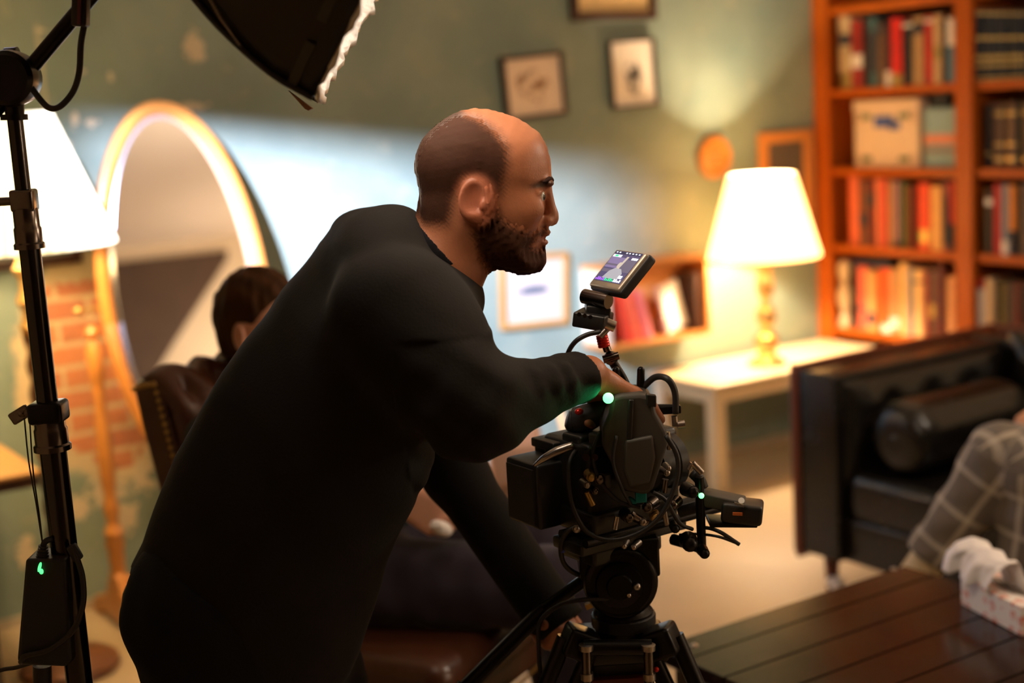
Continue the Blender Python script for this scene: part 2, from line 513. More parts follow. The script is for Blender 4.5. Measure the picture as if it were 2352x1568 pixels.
# ------------------------------------------------------------------ the setting
def wall_material():
    t = NT('painted_plaster'); x = t.xyz(); X, Z = x[0], x[2]
    n1 = t.noise(2.2, 4); n2 = t.noise(9, 5, dist=.6); n3 = t.noise(26, 4)
    col = t.mix(t.step(n1, .3, .7), (.150, .205, .165), (.225, .275, .205))
    col = t.mix(t.math('MULTIPLY', t.step(n2, .58, .72), .35), col, (.33, .33, .22))
    wob = t.math('MULTIPLY_ADD', n2, 1.1, -.55)

    def blob(cx, cz, rx, rz, amt=.9, wob=wob):
        a = t.math('DIVIDE', t.math('SUBTRACT', X, cx), rx); b = t.math('DIVIDE', t.math('SUBTRACT', Z, cz), rz)
        d = t.math('SQRT', t.math('ADD', t.math('MULTIPLY', a, a), t.math('MULTIPLY', b, b)))
        return t.math('ADD', d, t.math('MULTIPLY', wob, amt))
    wobf = t.math('MULTIPLY_ADD', t.noise(30, 4, dist=.8), 3.2, -1.6)
    # scuffs and flakes where the paint has come off
    flakes = None
    for (cx, cz, rx, rz) in [(-2.835, 1.80, .034, .048), (-2.825, 1.77, .03, .03), (-2.86, 1.603, .055, .013), (-3.20, 1.57, .024, .016), (-3.245, 1.59, .014, .022), (-3.21, 1.73, .014, .008),
                             (-3.12, 1.71, .008, .016), (-3.33, 1.86, .02, .007), (-3.28, 1.50, .014, .022), (-3.38, .34, .05, .04), (-3.23, .28, .05, .06), (-3.15, .42, .04, .07),
                             (-3.55, .23, .03, .06), (-3.27, .38, .07, .05), (-3.13, .62, .04, .06), (-3.08, .72, .03, .03), (-3.02, .2, .05, .05)]:
        k_ = t.step(blob(cx, cz, rx, rz, .9, wobf), 1.05, .75); flakes = k_ if flakes is None else t.math('MAXIMUM', flakes, k_)
    strip = t.math('MULTIPLY', t.step(t.math('ABSOLUTE', t.math('SUBTRACT', X, -3.335)), .010, .006), t.step(t.math('ABSOLUTE', t.math('SUBTRACT', Z, 1.73)), .16, .13))
    flakes = t.math('MAXIMUM', flakes, t.math('MULTIPLY', strip, .5))
    col = t.mix(t.math('MULTIPLY', flakes, .85), col, (.62, .50, .32))
    col = t.mix(t.math('MULTIPLY', t.step(n3, .66, .74), .4), col, (.42, .40, .28))
    # exposed brick where plaster is missing, with a rim of bare plaster
    d = t.math('MINIMUM', blob(-3.29, .80, .17, .275, .5), blob(-3.22, .56, .10, .12, .5))
    d = t.math('MINIMUM', d, blob(-3.36, .98, .10, .09, .5))
    rim = t.step(t.math('ADD', d, t.math('MULTIPLY_ADD', n3, .5, -.25)), 1.45, 1.2); brk = t.step(d, 1.06, 1.0)
    col = t.mix(rim, col, t.mix(n2, (.46, .34, .18), (.62, .50, .30)))
    bt = t.n('ShaderNodeTexBrick'); bt.offset = .5
    t.l.new(t.comb(t.math('ADD', X, t.math('MULTIPLY_ADD', n3, .012, 3.47)), t.math('MULTIPLY_ADD', n3, .01, Z), 0.0), bt.inputs['Vector'])
    for nm, v in (('Color1', (.52, .17, .06, 1)), ('Color2', (.38, .11, .05, 1)), ('Mortar', (.52, .38, .20, 1)), ('Scale', 1.), ('Mortar Size', .009), ('Mortar Smooth', .3), ('Brick Width', .205), ('Row Height', .0735)):
        bt.inputs[nm].default_value = v
    col = t.mix(brk, col, t.mix(t.math('MULTIPLY', n3, .25), bt.outputs[0], (.6, .4, .2)))
    h = t.math('ADD', t.math('MULTIPLY', bt.outputs[1], t.math('MULTIPLY', brk, -.6)), t.math('ADD', t.math('MULTIPLY', rim, -.5), t.math('MULTIPLY', n3, .25)))
    t.bump(h, .5, .012); t.set(col=col, rough=t.math('MULTIPLY_ADD', n2, .3, .38)); return t.m


M['wall'] = wall_material()
M['floor'] = pm('sealed_concrete', (.44, .33, .19), .45, var=.13, scale=3.5, bump=.05, bscale=30)
M['cream_wall'] = pm('cream_plaster', (.80, .66, .46), .8, var=.06, scale=2)
M['ceiling'] = pm('cream_ceiling', (.86, .74, .62), .85, var=.05, scale=2)
M['brown_panel'] = pm('dark_brown_reflection_panel', (.085, .050, .030), .7, var=.2, scale=5)


def struct(name, lo, hi, mat):
    o = MB().ext(lo, hi).build(name, mat, smooth=False); return tag(o, kind='structure')


struct('floor', (-7, -8, -.1), (.6, .2, 0), 'floor')
struct('ceiling', (-7, -8, 2.75), (.6, .2, 2.85), 'ceiling')
struct('wall_back', (-7, 0, 0), (.3, .1, 2.75), 'wall')
struct('wall_right', (.3, -8, 0), (.4, .1, 2.75), 'cream_wall')
struct('wall_left', (-6.9, -8, 0), (-6.8, 0, 2.75), 'cream_wall')
struct('wall_front', (-6.8, -6.1, 0), (.3, -6.0, 2.75), 'cream_wall')
tag(MB().prism([(x, -5.998, z) for x, z in ((-6.8, 0), (-6.8, 2.63), (-.53, 2.63), (-.55, 2.56), (-1.08, 2.0), (-2.9, 0))], (0, .03, 0)).build('reflection_panel', 'brown_panel', smooth=False), kind='structure')  # invented panel, its slanted outline shaped for the mirror's reflection
struct('baseboard_back', (-6.8, -.012, 0), (-.02, 0, .03), pm('scuffed_skirting', (.40, .33, .22), .6, var=.2))

# ------------------------------------------------------------------ pictures on the green wall
W_ = {k_: wood(k_, a, b, .4) for k_, a, b in (('dark_walnut', '2a1710', '4a2a18'), ('gilt_wood', 'b98a48', '8c6430'), ('pale_frame', 'cdb48a', '9a7f55'))}
M.update(W_)
M['pine'] = wood('orange_pine', (.62, .26, .05), (.42, .15, .03), .35)
M['pine2'] = wood('orange_pine_upright', (.62, .26, .05), (.42, .15, .03), .35, axis=2)


def sketch_mat(name, paper, ink, thr, scale, cx, cz, rx, rz):
    t = NT(name); x = t.xyz()
    a = t.math('DIVIDE', t.math('SUBTRACT', x[0], cx), rx); b = t.math('DIVIDE', t.math('SUBTRACT', x[2], cz), rz)
    d = t.math('SQRT', t.math('ADD', t.math('MULTIPLY', a, a), t.math('MULTIPLY', b, b)))
    k_ = t.math('MULTIPLY', t.step(t.math('ADD', d, t.math('MULTIPLY_ADD', t.noise(scale*.4, 3), 1.2, -.6)), 1.0, .6), t.step(t.noise(scale, 5), thr, thr+.12))
    t.set(col=t.mix(k_, paper, ink), rough=.45, coat=.3); return t.m


def picture(label, cx, cz, wd, ht, fmat, art, fw=.02, tilt=0., depth=.022, group='framed pictures on the green wall', mount=None):
    o = thing('picture_frame', label, 'picture', (cx, 0, cz), 0, group); R = rot('y', radians(tilt))
    T = lambda x, y, z: np.array([cx, 0, cz])+R@np.array([x, y, z])
    b = MB()
    for (sx, sz, w_, h_) in ((0, 1, wd, fw), (0, -1, wd, fw), (1, 0, fw, ht), (-1, 0, fw, ht)):
        b.box(T(sx*(wd-fw)/2, -.004-depth/2, sz*(ht-fw)/2), (w_, depth, h_ if sz else ht-2*fw), R)
    b.build('frame', fmat, o, bevel=.003)
    MB().box(T(0, -.010, 0), (wd-2*fw+.002, .006, ht-2*fw+.002), R).build('artwork' if mount is None else 'mount', art if mount is None else mount, o)
    if mount is not None:
        MB().box(T(0, -.0145, 0), ((wd-2*fw)*.72, .003, (ht-2*fw)*.66), R).build('artwork', art, o)
    return o


M['art1'] = sketch_mat('sepia_sketch', (.80, .62, .44), (.30, .15, .06), .44, 34, 0, 0, .095, .075)
M['art2'] = sketch_mat('ink_plant_drawing', (.84, .76, .62), (.04, .04, .035), .38, 26, .0, -.02, .05, .085)
M['art3'] = sketch_mat('grey_landscape', (.48, .43, .35), (.08, .10, .13), .30, 22, 0, 0, .09, .024)
M['art4'] = pm('ochre_print', (.66, .46, .20), .5, var=.12, scale=14)
M['art5'] = pm('grey_brown_print', (.22, .20, .16), .5, var=.3, scale=10)  # grey-brown tone, mottled at random
picture('dark brown framed ochre print at the top edge, above the two small drawings', -1.098, 2.02, .42, .34, 'dark_walnut', 'art4', .032)
picture('small dark framed sepia sketch hanging a little crooked left of the plant drawing', -1.497, 1.612, .285, .245, 'dark_walnut', 'art1', .016, -3)
picture('thin framed black ink plant drawing on white paper under the ochre print', -1.016, 1.641, .232, .268, 'dark_walnut', 'art2', .010, -2)
picture('gilt framed grey landscape in a cream mount, lowest on the green wall', -1.552, .835, .315, .285, 'gilt_wood', 'art3', .020, 3, mount=pm('cream_mount', (.44, .37, .27), .8, var=.04))
picture('black framed picture on the wall behind the pleated lamp shade', -3.45, 1.30, .34, .33, 'dark_walnut', 'art5', .028)

o = thing('wall_plaque', 'round carved orange wooden plaque on the wall left of the glowing table lamp', 'plaque', (-.606, 0, 1.283))
pr = [(.0, -.022), (.03, -.026), (.05, -.018), (.062, -.02), (.070, -.030), (.083, -.028), (.090, -.012), (.088, 0), (0, 0)]
Rw = rot('x', -pi/2)
MB().lathe((-.606, 0, 1.283), [(r, -y) for r, y in pr], 40, rot('x', pi/2)).build('rim', 'pine', o)
b = MB()
for i in range(6):
    a = i*pi/3; b.ell((-.606+.032*cos(a), -.024, 1.283+.032*sin(a)), (.016, .008, .009), rot('y', -a))
b.ell((-.606, -.026, 1.283), (.014, .008, .014)); b.build('carved_flower', 'gilt_wood', o)

o = thing('empty_frame', 'empty orange pine frame with a dark back leaning behind the table lamp', 'frame', (-.2, 0, 1.16))
b = MB(); x0, x1, z0, z1 = -.356, -.044, .86, 1.366; fw = .046
b.ext((x0, -.03, z1-fw), (x1, -.004, z1)); b.ext((x0, -.03, z0), (x1, -.004, z0+fw)); b.ext((x0, -.03, z0+fw), (x0+fw, -.004, z1-fw)); b.ext((x1-fw, -.03, z0+fw), (x1, -.004, z1-fw))
b.build('frame', 'pine2', o, bevel=.005)
MB().ext((x0+.03, -.010, z0+.03), (x1-.03, -.004, z1-.03)).build('back_board', pm('dark_board', (.085, .07, .05), .6), o)

# ------------------------------------------------------------------ wall cubby with a few books and a white card
o = thing('wall_shelf', 'pine box shelf on the wall holding red books and a white card', 'shelf', (-1.06, 0, .575))
cx0, cx1, cz0, cz1, cd = -1.315, -.79, .575, .905, .165
for za in (cz0, cz1-.018): MB().ext((cx0, -cd, za), (cx1, 0, za+.018)).build('board', 'pine', o, bevel=.002)
M['lit_side'] = wood('beam_lit_pine', (.68, .58, .42), (.56, .44, .28), .5, axis=2)  # left side only: the cold beam's whitening is put into the wood colour
MB().ext((cx0, -cd, cz0+.018), (cx0+.018, 0, cz1-.018)).build('side_panel', 'lit_side', o, bevel=.002)
MB().ext((cx1-.018, -cd, cz0+.018), (cx1, 0, cz1-.018)).build('side_panel', 'pine2', o, bevel=.002)
MB().ext((cx0+.018, -.008, cz0+.018), (cx1-.018, 0, cz1-.018)).build('back_panel', M.setdefault('pine_lit', wood('lamplit_orange_pine', (.80, .40, .12), (.62, .27, .07), .4)), o)  # lighter copy of the pine, with lamp glow put into its colour


def book(cx_, cy, z, th, dep, ht, col, axis='x', lean=0., label='', group=None, bands=None, name='book', colr=None, mats=None):
    """upright book: th thickness, dep depth, ht height; spine toward -Y (axis 'x') or -X (axis 'y'); base centre at cx_,cy,z"""
    yaw = 0 if axis == 'x' else -pi/2          # local: x thickness, y depth (spine at -y), z up
    R = rot('z', yaw)@rot('y', lean); base = np.array([cx_, cy, z])
    lift = abs(sin(lean))*th/2
    T = lambda x, y, zz: base+np.array([0, 0, lift])+R@np.array([x, y, zz])
    b = MB(); c_ = .0025
    # one outline: cover boards round a page block, rounded spine
    sp = [(-th/2, -dep/2+.004), (-th*.32, -dep/2-.001), (0, -dep/2-.003), (th*.32, -dep/2-.001), (th/2, -dep/2+.004), (th/2, dep/2), (th/2-c_, dep/2), (th/2-c_, -dep/2+.006), (-th/2+c_, -dep/2+.006), (-th/2+c_, dep/2), (-th/2, dep/2)]
    lo = [T(x, y, 0) for x, y in sp]; up = T(0, 0, ht)-T(0, 0, 0)
    b.prism(lo, up, 0)
    b.box(T(0, .003, ht/2), (th-2*c_, dep-.012, ht-.008), R, 1)
    for (f0, f1, mi_) in (bands or []):
        q = [(-th/2-.0004, -dep/2+.0038), (-th*.32, -dep/2-.0016), (0, -dep/2-.0036), (th*.32, -dep/2-.0016), (th/2+.0004, -dep/2+.0038), (th/2+.0004, -dep/2+.006), (-th/2-.0004, -dep/2+.006)]
        b.prism([T(x, y, ht*f0) for x, y in q], up*(f1-f0), mi_)
    o = b.build(name, mats or [col, 'pages', 'brass', 'white', 'ink'], None, smooth=False)
    return tag(o, label, 'book', group)


M['pages'] = pm('book_pages', (.62, .52, .36), .8, var=.1, scale=60)
BK = {}


def bmat(h):
    if h not in BK:
        t = NT('book_cover_'+h); c = lin(h); x = t.xyz()
        t.set(col=t.mix(t.noise(30, 3), tuple(q*.75 for q in c), tuple(min(1, q*1.2) for q in c)), rough=.45); BK[h] = t.m
    return BK[h]


bx = -1.20
for i, (h, th, ht, lab) in enumerate([('d4442a', .030, .225, 'dark red book leaning first from the left in the pine wall shelf'), ('e8704e', .026, .215, 'coral red book leaning second from the left in the pine wall shelf'),
                                      ('dc5a48', .022, .205, 'brick red book leaning third from the left in the pine wall shelf'), ('e88a90', .030, .20, 'pink book leaning last in the row in the pine wall shelf')]):
    bx += th/2/cos(radians(14))+.0015; book(bx, -.085, cz0+.0185, th, .13, ht, bmat(h), 'x', radians(-14), lab, 'red and pink books in the wall shelf'); bx += th/2/cos(radians(14))+.0015
o = thing('greeting_card', 'bright white card standing tilted in the pine wall shelf beside the red books', 'card', (-.945, -.15, cz0+.0185), 0)
Rc = rot('z', radians(14))@rot('y', radians(-9))@rot('x', radians(-8)); b = MB()
b.box(np.array([-.94, -.10, cz0+.128]), (.135, .012, .195), Rc); b.build('board', 'white', o, bevel=.002)
MB().box(np.array([-.94, -.10, cz0+.128])+Rc@np.array([0, -.0075, 0]), (.108, .003, .16), Rc).build('paper', pm('bright_card', (.85, .82, .74), .6, var=.02), o)
MB().prism([(-.95, -.03, cz0+.0185), (-.93, -.03, cz0+.0185), (-.93, -.055, cz0+.0185), (-.95, -.055, cz0+.0185)], (0, 0, .06)).build('strut', 'white', o)
book(-.834, -.085, cz0+.0185, .030, .13, .235, bmat('3a2013'), 'x', radians(-3), 'dark brown book against the right side of the pine wall shelf', 'red and pink books in the wall shelf')

# ------------------------------------------------------------------ low white table and its lamp
M['cream_paint'] = pm('cream_painted_wood', (.72, .58, .36), .35, var=.06, scale=6)
TX0, TX1, TY0, TY1, TZ = -1.04, -.03, -.455, -.035, .435
o = thing('side_table', 'low cream painted table against the green wall under the lit lamp', 'table', ((TX0+TX1)/2, (TY0+TY1)/2, 0))
MB().ext((TX0, TY0, TZ-.022), (TX1, TY1, TZ)).build('tabletop', 'cream_paint', o, bevel=.012, seg=3)
b = MB(); i_ = .035
for lo, hi in (((TX0+i_, TY0+i_, TZ-.085), (TX1-i_, TY0+i_+.02, TZ-.022)), ((TX0+i_, TY1-i_-.02, TZ-.085), (TX1-i_, TY1-i_, TZ-.022)), ((TX0+i_, TY0+i_+.02, TZ-.085), (TX0+i_+.02, TY1-i_-.02, TZ-.022)), ((TX1-i_-.02, TY0+i_+.02, TZ-.085), (TX1-i_, TY1-i_-.02, TZ-.022))):
    b.ext(lo, hi)
b.build('apron', 'cream_paint', o, bevel=.003)
for x in (TX0+.05, TX1-.05):
    for y in (TY0+.05, TY1-.05): MB().box((x, y, (TZ-.022)/2), (.058, .058, TZ-.022)).build('leg', 'cream_paint', o, bevel=.006)

LX, LY = -.612, -.30


def shade_mat(name, col, strength, pleats=0):
    t = NT(name)
    if pleats:     # folds of doubled cloth let less light through
        x = t.xyz(); a = t.math('ARCTAN2', x[1], x[0]); f = t.math('FRACT', t.math('MULTIPLY', a, pleats/6.28318))
        strength = t.math('MULTIPLY_ADD', t.step(f, .0, .5), strength*.58, strength*.42)
    t.set(col=(.85, .75, .55), rough=.8, em=col, es=strength); return t.m


M['shade1'] = shade_mat('lit_parchment_shade', (1, .47, .14), 6.6)
M['shade2'] = shade_mat('lit_pleated_shade', (1, .84, .46), 2.3, 44)
o = thing('table_lamp', 'lit table lamp with a cream shade and gold turned base on the low table', 'lamp', (LX, LY, TZ))
MB().shell((LX, LY, 0), [(.226, .880), (.229, .884), (.133, 1.214), (.128, 1.214), (.221, .884), (.226, .880)], 64).build('lamp_shade', 'shade1', o)
M['gilt'] = pm('gilt_lamp_base', (.72, .50, .20), .22, .75, var=.12, scale=20)
MB().lathe((LX, LY, TZ+.0005), [(r_*.98, z_*1.08) for r_, z_ in [(.0, 0), (.078, 0), (.08, .008), (.075, .018), (.05, .028), (.036, .045), (.048, .065), (.054, .085), (.050, .108), (.030, .125), (.024, .14), (.034, .155), (.042, .175), (.043, .195), (.034, .215), (.020, .232), (.018, .25), (.028, .262), (.036, .285), (.038, .31), (.034, .335), (.028, .35), (.032, .365), (.034, .39), (.024, .405), (.014, .412), (.0, .414)]], 40).build('base', 'gilt', o)
MB().cyl((LX, LY, TZ+.44), (LX, LY, TZ+.55), .014, .012).build('socket', 'brass', o)
MB().ell((LX, LY, TZ+.585), (.030, .030, .045), n=20).build('bulb', emis('lamp_bulb', (1, .75, .4), 6), o)
b = MB()
for a in (0, 2.1, 4.2): b.cyl((LX, LY, 1.19), (LX+.133*cos(a), LY+.133*sin(a), 1.205), .002)
b.cyl((LX, LY, TZ+.5), (LX, LY, 1.19), .003); b.build('harp', 'brass', o)

# ------------------------------------------------------------------ bookcase and everything on it
M['case'] = wood('cherry_bookcase', (.44, .100, .006), (.31, .062, .004), .42, axis=1, scale=9, spec=.2)
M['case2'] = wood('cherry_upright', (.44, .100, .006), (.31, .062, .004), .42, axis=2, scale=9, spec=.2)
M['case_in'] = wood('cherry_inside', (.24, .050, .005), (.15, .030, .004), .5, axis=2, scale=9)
BX0, BX1 = 0.0, .285; SH = [(.08, .11), (.455, .487), (.822, .856), (1.158, 1.192), (1.497, 1.53), (1.845, 1.88), (2.16, 2.2)]
ST = [(0, .088), (.765, .848), (1.53, 1.62)]
o = thing('bookcase', 'tall cherry wood bookcase full of books in the corner of the green wall', 'bookcase', (.14, -.81, 0))
for a, c_ in ST:
    b = MB(); b.ext((BX0-.012, -c_, 0), (BX0+.012, -a-.001, 2.2)); mid = (a+c_)/2; b.ext((BX0+.012, -mid-.013, 0), (BX1, -mid+.013, 2.2)); b.build('upright', 'case2', o, bevel=.003)
for z0, z1 in SH:
    for (l, r) in ((.057, .7935), (.8195, 1.562)):
        MB().ext((BX0+.0121, -r, z0), (BX1-.006, -l, z1)).build('shelf', 'case', o, bevel=.004)
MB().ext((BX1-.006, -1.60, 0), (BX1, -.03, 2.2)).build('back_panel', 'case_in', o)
MB().ext((BX0+.012, -1.575, 0), (BX0+.03, -.06, .08)).build('plinth', 'case', o)


def yb(px, py, X=.03): return P(px, py, X=X)[1]


ORD = 'first second third fourth fifth sixth seventh eighth ninth tenth eleventh twelfth thirteenth fourteenth fifteenth sixteenth'.split()


TOPZ = {}


def row(zi, py, items, where, group, recess=.03):
    z = SH[zi][1]+.0006; used = {}
    prev = None
    for i, it in enumerate(items):
        x0, x1, ptop, col, cn = it[:5]; bands = it[5] if len(it) > 5 else None; rc = recess+random.uniform(-.008, .008)
        a, c_ = yb(x0, py, rc), yb(x1, py, rc); a = a if prev is None else min(a, prev-.0006); prev = c_; yc = (a+c_)/2; th = abs(a-c_)-.0012
        ht = P((x0+x1)/2, ptop, X=rc)[2]-z; TOPZ[(zi, i)] = ht+z; dp = min(.19, BX1-.012-rc)
        book(rc+dp/2, yc, z, th, dp, ht, bmat(col), 'y', 0, f'{cn} book, {ORD[i]} from left {where}', group, bands)


w1 = 'on the top shelf, left bay'; g1 = 'books on the upper left shelf'
row(4, 110, [(1925, 1952, 37, 'b9a07a', 'cream and yellow', [(0, .22, 2), (.6, .75, 4)]), (1953, 1978, 47, '8e1f14', 'dark red', [(.3, .5, 3)]), (1979, 1994, 42, '1d120c', 'black brown'), (1995, 2012, 38, '3a5658', 'slate teal', [(.2, .8, 4)]),
             (2013, 2030, 55, '6a4a2c', 'tan brown', [(.85, .95, 4)]), (2031, 2044, 58, '3a0f12', 'maroon', [(.0, .25, 3)]), (2045, 2069, 42, 'd42418', 'bright red', [(.0, .18, 2)]), (2070, 2094, 44, '0d0c14', 'black', [(.88, .93, 3)]),
             (2095, 2120, 38, 'a88458', 'beige', [(.75, .9, 4)]), (2121, 2140, 37, 'b81a12', 'scarlet', [(.9, .95, 3)]), (2141, 2160, 34, 'c8a474', 'pale cream', [(.35, .55, 2)]), (2161, 2171, 46, '3c2410', 'thin dark brown'), (2172, 2194, 42, '4a6f86', 'tan topped blue', [(.58, 1.0, 3)])], w1, g1)
w3 = 'on the third shelf, left bay'; g3 = 'books on the lower middle left shelf'
row(2, 480, [(1949, 1970, 406, 'e06a42', 'salmon'), (1971, 1990, 412, '6a3a20', 'brown', [(.3, .5, 4)]), (1991, 2007, 414, '5e140c', 'dark oxblood', [(.6, .8, 4)]), (2008, 2023, 410, 'e07852', 'pale salmon'), (2024, 2036, 412, 'cc2a20', 'red'), (2037, 2050, 415, 'b08054', 'tan'),
             (2051, 2066, 416, '8a6470', 'mauve', [(.0, .1, 4)]), (2067, 2081, 418, '3a5a1a', 'green'), (2082, 2093, 426, '7a2e0c', 'rust brown'), (2094, 2106, 424, '3a1010', 'dark maroon'), (2107, 2134, 420, 'd83a10', 'vivid orange red', [(.1, .3, 2)]),
             (2136, 2162, 428, 'dca45c', 'cream'), (2164, 2179, 420, '7a3c34', 'muted red brown', [(.1, .8, 4)]), (2180, 2191, 418, 'c43222', 'red and blue', [(0, .4, 4)]), (2192, 2211, 416, 'd8a060', 'pale straw')], w3, g3)
w4 = 'on the lowest shelf, left bay'; g4 = 'books on the lowest left shelf'
row(1, 680, [(1957, 1967, 610, '33241c', 'dark'), (1968, 1989, 612, 'd8604a', 'salmon pink', [(.3, .36, 4)]), (1990, 2008, 622, 'd0a868', 'cream and green', [(.1, .3, 4)]), (2012, 2022, 622, 'cc6420', 'thin orange'), (2022, 2042, 618, 'ee5a20', 'orange red', [(.0, .12, 3)]),
             (2043, 2062, 618, 'b88858', 'beige', [(.1, .25, 3)]), (2066, 2083, 604, 'e4b878', 'tall cream'), (2084, 2095, 616, '8a8a90', 'grey blue'), (2096, 2119, 620, 'e8c080', 'wide cream', [(.8, .84, 4)]), (2120, 2131, 622, '8a1a10', 'deep red'), (2132, 2148, 618, '54301a', 'brown', [(.3, .5, 2)]),
             (2150, 2166, 612, '5a1c16', 'maroon'), (2174, 2193, 636, 'd89a68', 'peach'), (2194, 2213, 630, 'd8b898', 'white', [(.1, .9, 4)])], w4, g4)
row(4, 90, [(2237+i*13.2, 2249+i*13.2, 22+.2*i, '10141c', 'navy blue gilt banded', [(.02, .05, 2), (.20, .245, 2), (.30, .36, 2), (.58, .625, 2), (.93, .96, 2)]) for i in range(9)], 'in the matching set, right bay', 'matching navy volumes with gold bands', .02)
row(3, 300, [(2260, 2277, 238, '241c0e', 'dark olive', [(.2, .24, 2)]), (2278, 2306, 236, '4e3416', 'gilt brown', [(.1, .16, 2), (.34, .38, 2), (.8, .86, 2)]), (2307, 2336, 235, '553816', 'brown leather', [(.1, .16, 2), (.34, .38, 2), (.8, .86, 2)]), (2337, 2345, 234, '10241a', 'bottle green'), (2346, 2366, 234, '553a16', 'tooled brown', [(.1, .16, 2), (.8, .86, 2)])],
    'on the second shelf, right bay', 'leather books in the right bay', .06)
row(2, 490, [(2261, 2277, 434, '2a2414', 'dark olive', [(.75, .85, 3)]), (2278, 2298, 422, 'b01414', 'bright red'), (2299, 2315, 424, '7c8490', 'grey blue', [(0, .2, 3)]), (2316, 2333, 424, 'cc7a1c', 'amber', [(0, .35, 4)]), (2334, 2343, 420, '140f0c', 'black'), (2344, 2366, 422, '4a3426', 'grey brown')],
    'on the third shelf, right bay', 'books on the third right shelf', .03)
row(1, 700, [(2243, 2259, 640, 'b01c1c', 'red and white', [(.1, .85, 3)]), (2260, 2281, 640, 'cdb088', 'cream white'), (2282, 2295, 642, '15100e', 'black'), (2296, 2307, 648, '6a5a20', 'yellow and mauve', [(0, .35, 3)]), (2308, 2328, 648, '3c281a', 'dark brown'), (2329, 2342, 648, '6a2412', 'rust'), (2343, 2352, 650, '1c120e', 'black brown'), (2353, 2370, 650, '4a2c1a', 'brown')],
    'on the lowest shelf, right bay', 'books on the lowest right shelf', .03)
# lying and boxed things
z = SH[1][1]+.0006
o = thing('ornament', 'cream turned ornament at the left end of the lowest visible bookshelf', 'ornament', (.05, yb(1941, 680, .05), z))
yo = yb(1941, 680, .05)
MB().lathe((.05, yo, z), [(0, 0), (.026, 0), (.030, .02), (.022, .045), (.014, .06), (.024, .09), (.034, .125), (.030, .16), (.016, .185), (.013, .20), (.024, .225), (.030, .255), (.024, .285), (.0, .30)], 24).build('body', pm('cream_ceramic', (.62, .46, .28), .35, var=.12), o)
b = MB(); ya, yc = yb(1960, 600, .10), yb(2050, 600, .10)
# blue book lying flat across the tops of the row
zt = z+.243
o = MB().rbox((.155, (ya+yc)/2, max(TOPZ[(1, i)] for i in range(6))+.0165), (.16, abs(ya-yc), .030), .004).build('book', bmat('2c3450')); tag(o, 'blue grey book lying flat on top of the salmon pink and cream books', 'book', g4)
z3 = SH[3][1]+.0006
ya, yc = yb(1963, 300, .05), yb(2110, 300, .05)
zt = P(2036, 229, X=.05)[2]
o = thing('storage_box', 'white card box with blue and green marks on the second shelf, left bay', 'box', (.13, (ya+yc)/2, z3))
MB().ext((.05, yc, z3), (.26, ya, zt-.05)).build('body', 'white_card' if 'white_card' in M else M.setdefault('white_card', pm('white_card', (.72, .55, .38), .7, var=.05)), o, bevel=.002)
MB().ext((.046, yc-.004, zt-.05), (.264, ya+.004, zt)).build('lid', 'white_card', o, bevel=.002)
bl = pm('blue_print', (.05, .09, .30), .6); gr = pm('green_print', (.10, .14, .06), .6); wdt = ya-yc
MB().ext((.0445, ya-wdt*.62, zt-.115), (.0502, ya-wdt*.33, zt-.068)).ext((.0445, ya-wdt*.72, zt-.125), (.0502, ya-wdt*.55, zt-.09)).build('label', bl, o, smooth=False)
b = MB()
for f in (.2, .78):
    for zz in (zt-.07, z3+.035): b.ext((.0445, ya-wdt*(f+.07), zz-.010), (.0502, ya-wdt*(f-.07), zz+.012))
b.build('corner_mark', gr, o, smooth=False)
b = MB()
for zz in (zt-.055, zt-.075, zt-.09, z3+.03, z3+.045):
    b.ext((.0449, ya-wdt*.12, zz), (.0501, ya-wdt*.02, zz+.003)); b.ext((.0449, ya-wdt*.98, zz), (.0501, ya-wdt*.86, zz+.003))
b.build('stripe', pm('tan_print', (.42, .26, .16), .6), o, smooth=False)
ya, yc = yb(2123, 300, .05), yb(2200, 300, .05); zt2 = P(2160, 248, X=.05)[2]
o = thing('file_box', 'pale blue box with a salmon band beside the white card box', 'box', (.13, (ya+yc)/2, z3))
MB().ext((.05, yc, z3), (.24, ya, zt2)).build('body', pm('pale_blue_card', (.22, .34, .36), .6, var=.08), o, bevel=.003)
hh = zt2-z3
MB().ext((.0485, yc, z3+hh*.40), (.0501, ya, z3+hh*.56)).build('band', pm('salmon_print', (.60, .20, .11), .6), o)
MB().ext((.0487, yc, z3+hh*.26), (.0502, ya, z3+hh*.34)).build('stripe', pm('brown_print', (.20, .13, .10), .6), o)
ya, yc = yb(2124, 240, .10), yb(2178, 240, .10)
o = MB().rbox((.17, (ya+yc)/2, zt2+.0295), (.14, abs(ya-yc), .055), .004).build('book', bmat('0c0a0a')); tag(o, 'black book lying flat on the pale blue box', 'book')
ya, yc = yb(2135, 400, .09), yb(2200, 400, .09)
o = MB().rbox((.15, (ya+yc)/2, max(TOPZ[(2, i)] for i in range(11, 15))+.0105), (.15, abs(ya-yc), .018), .004).build('book', bmat('100c0c')); tag(o, 'black book lying flat on the cream and straw books, third shelf', 'book', g3)

# ------------------------------------------------------------------ black leather sofa, bolster
def leather(name, col, rough=.32, bs=.25):
    t = NT(name); t.set(col=t.mix(t.noise(18, 4), tuple(c*.7 for c in col), tuple(c*1.25 for c in col)), rough=t.math('MULTIPLY_ADD', t.noise(9, 3), .2, rough-.1))
    v = t.n('ShaderNodeTexVoronoi'); v.inputs['Scale'].default_value = 170; t.l.new(t.obj(), v.inputs['Vector'])
    h = t.math('ADD', t.math('MULTIPLY', v.outputs[0], .25), t.math('MULTIPLY', t.noise(14, 4, dist=1.), 1.0)); t.bump(h, bs, .006); return t.m


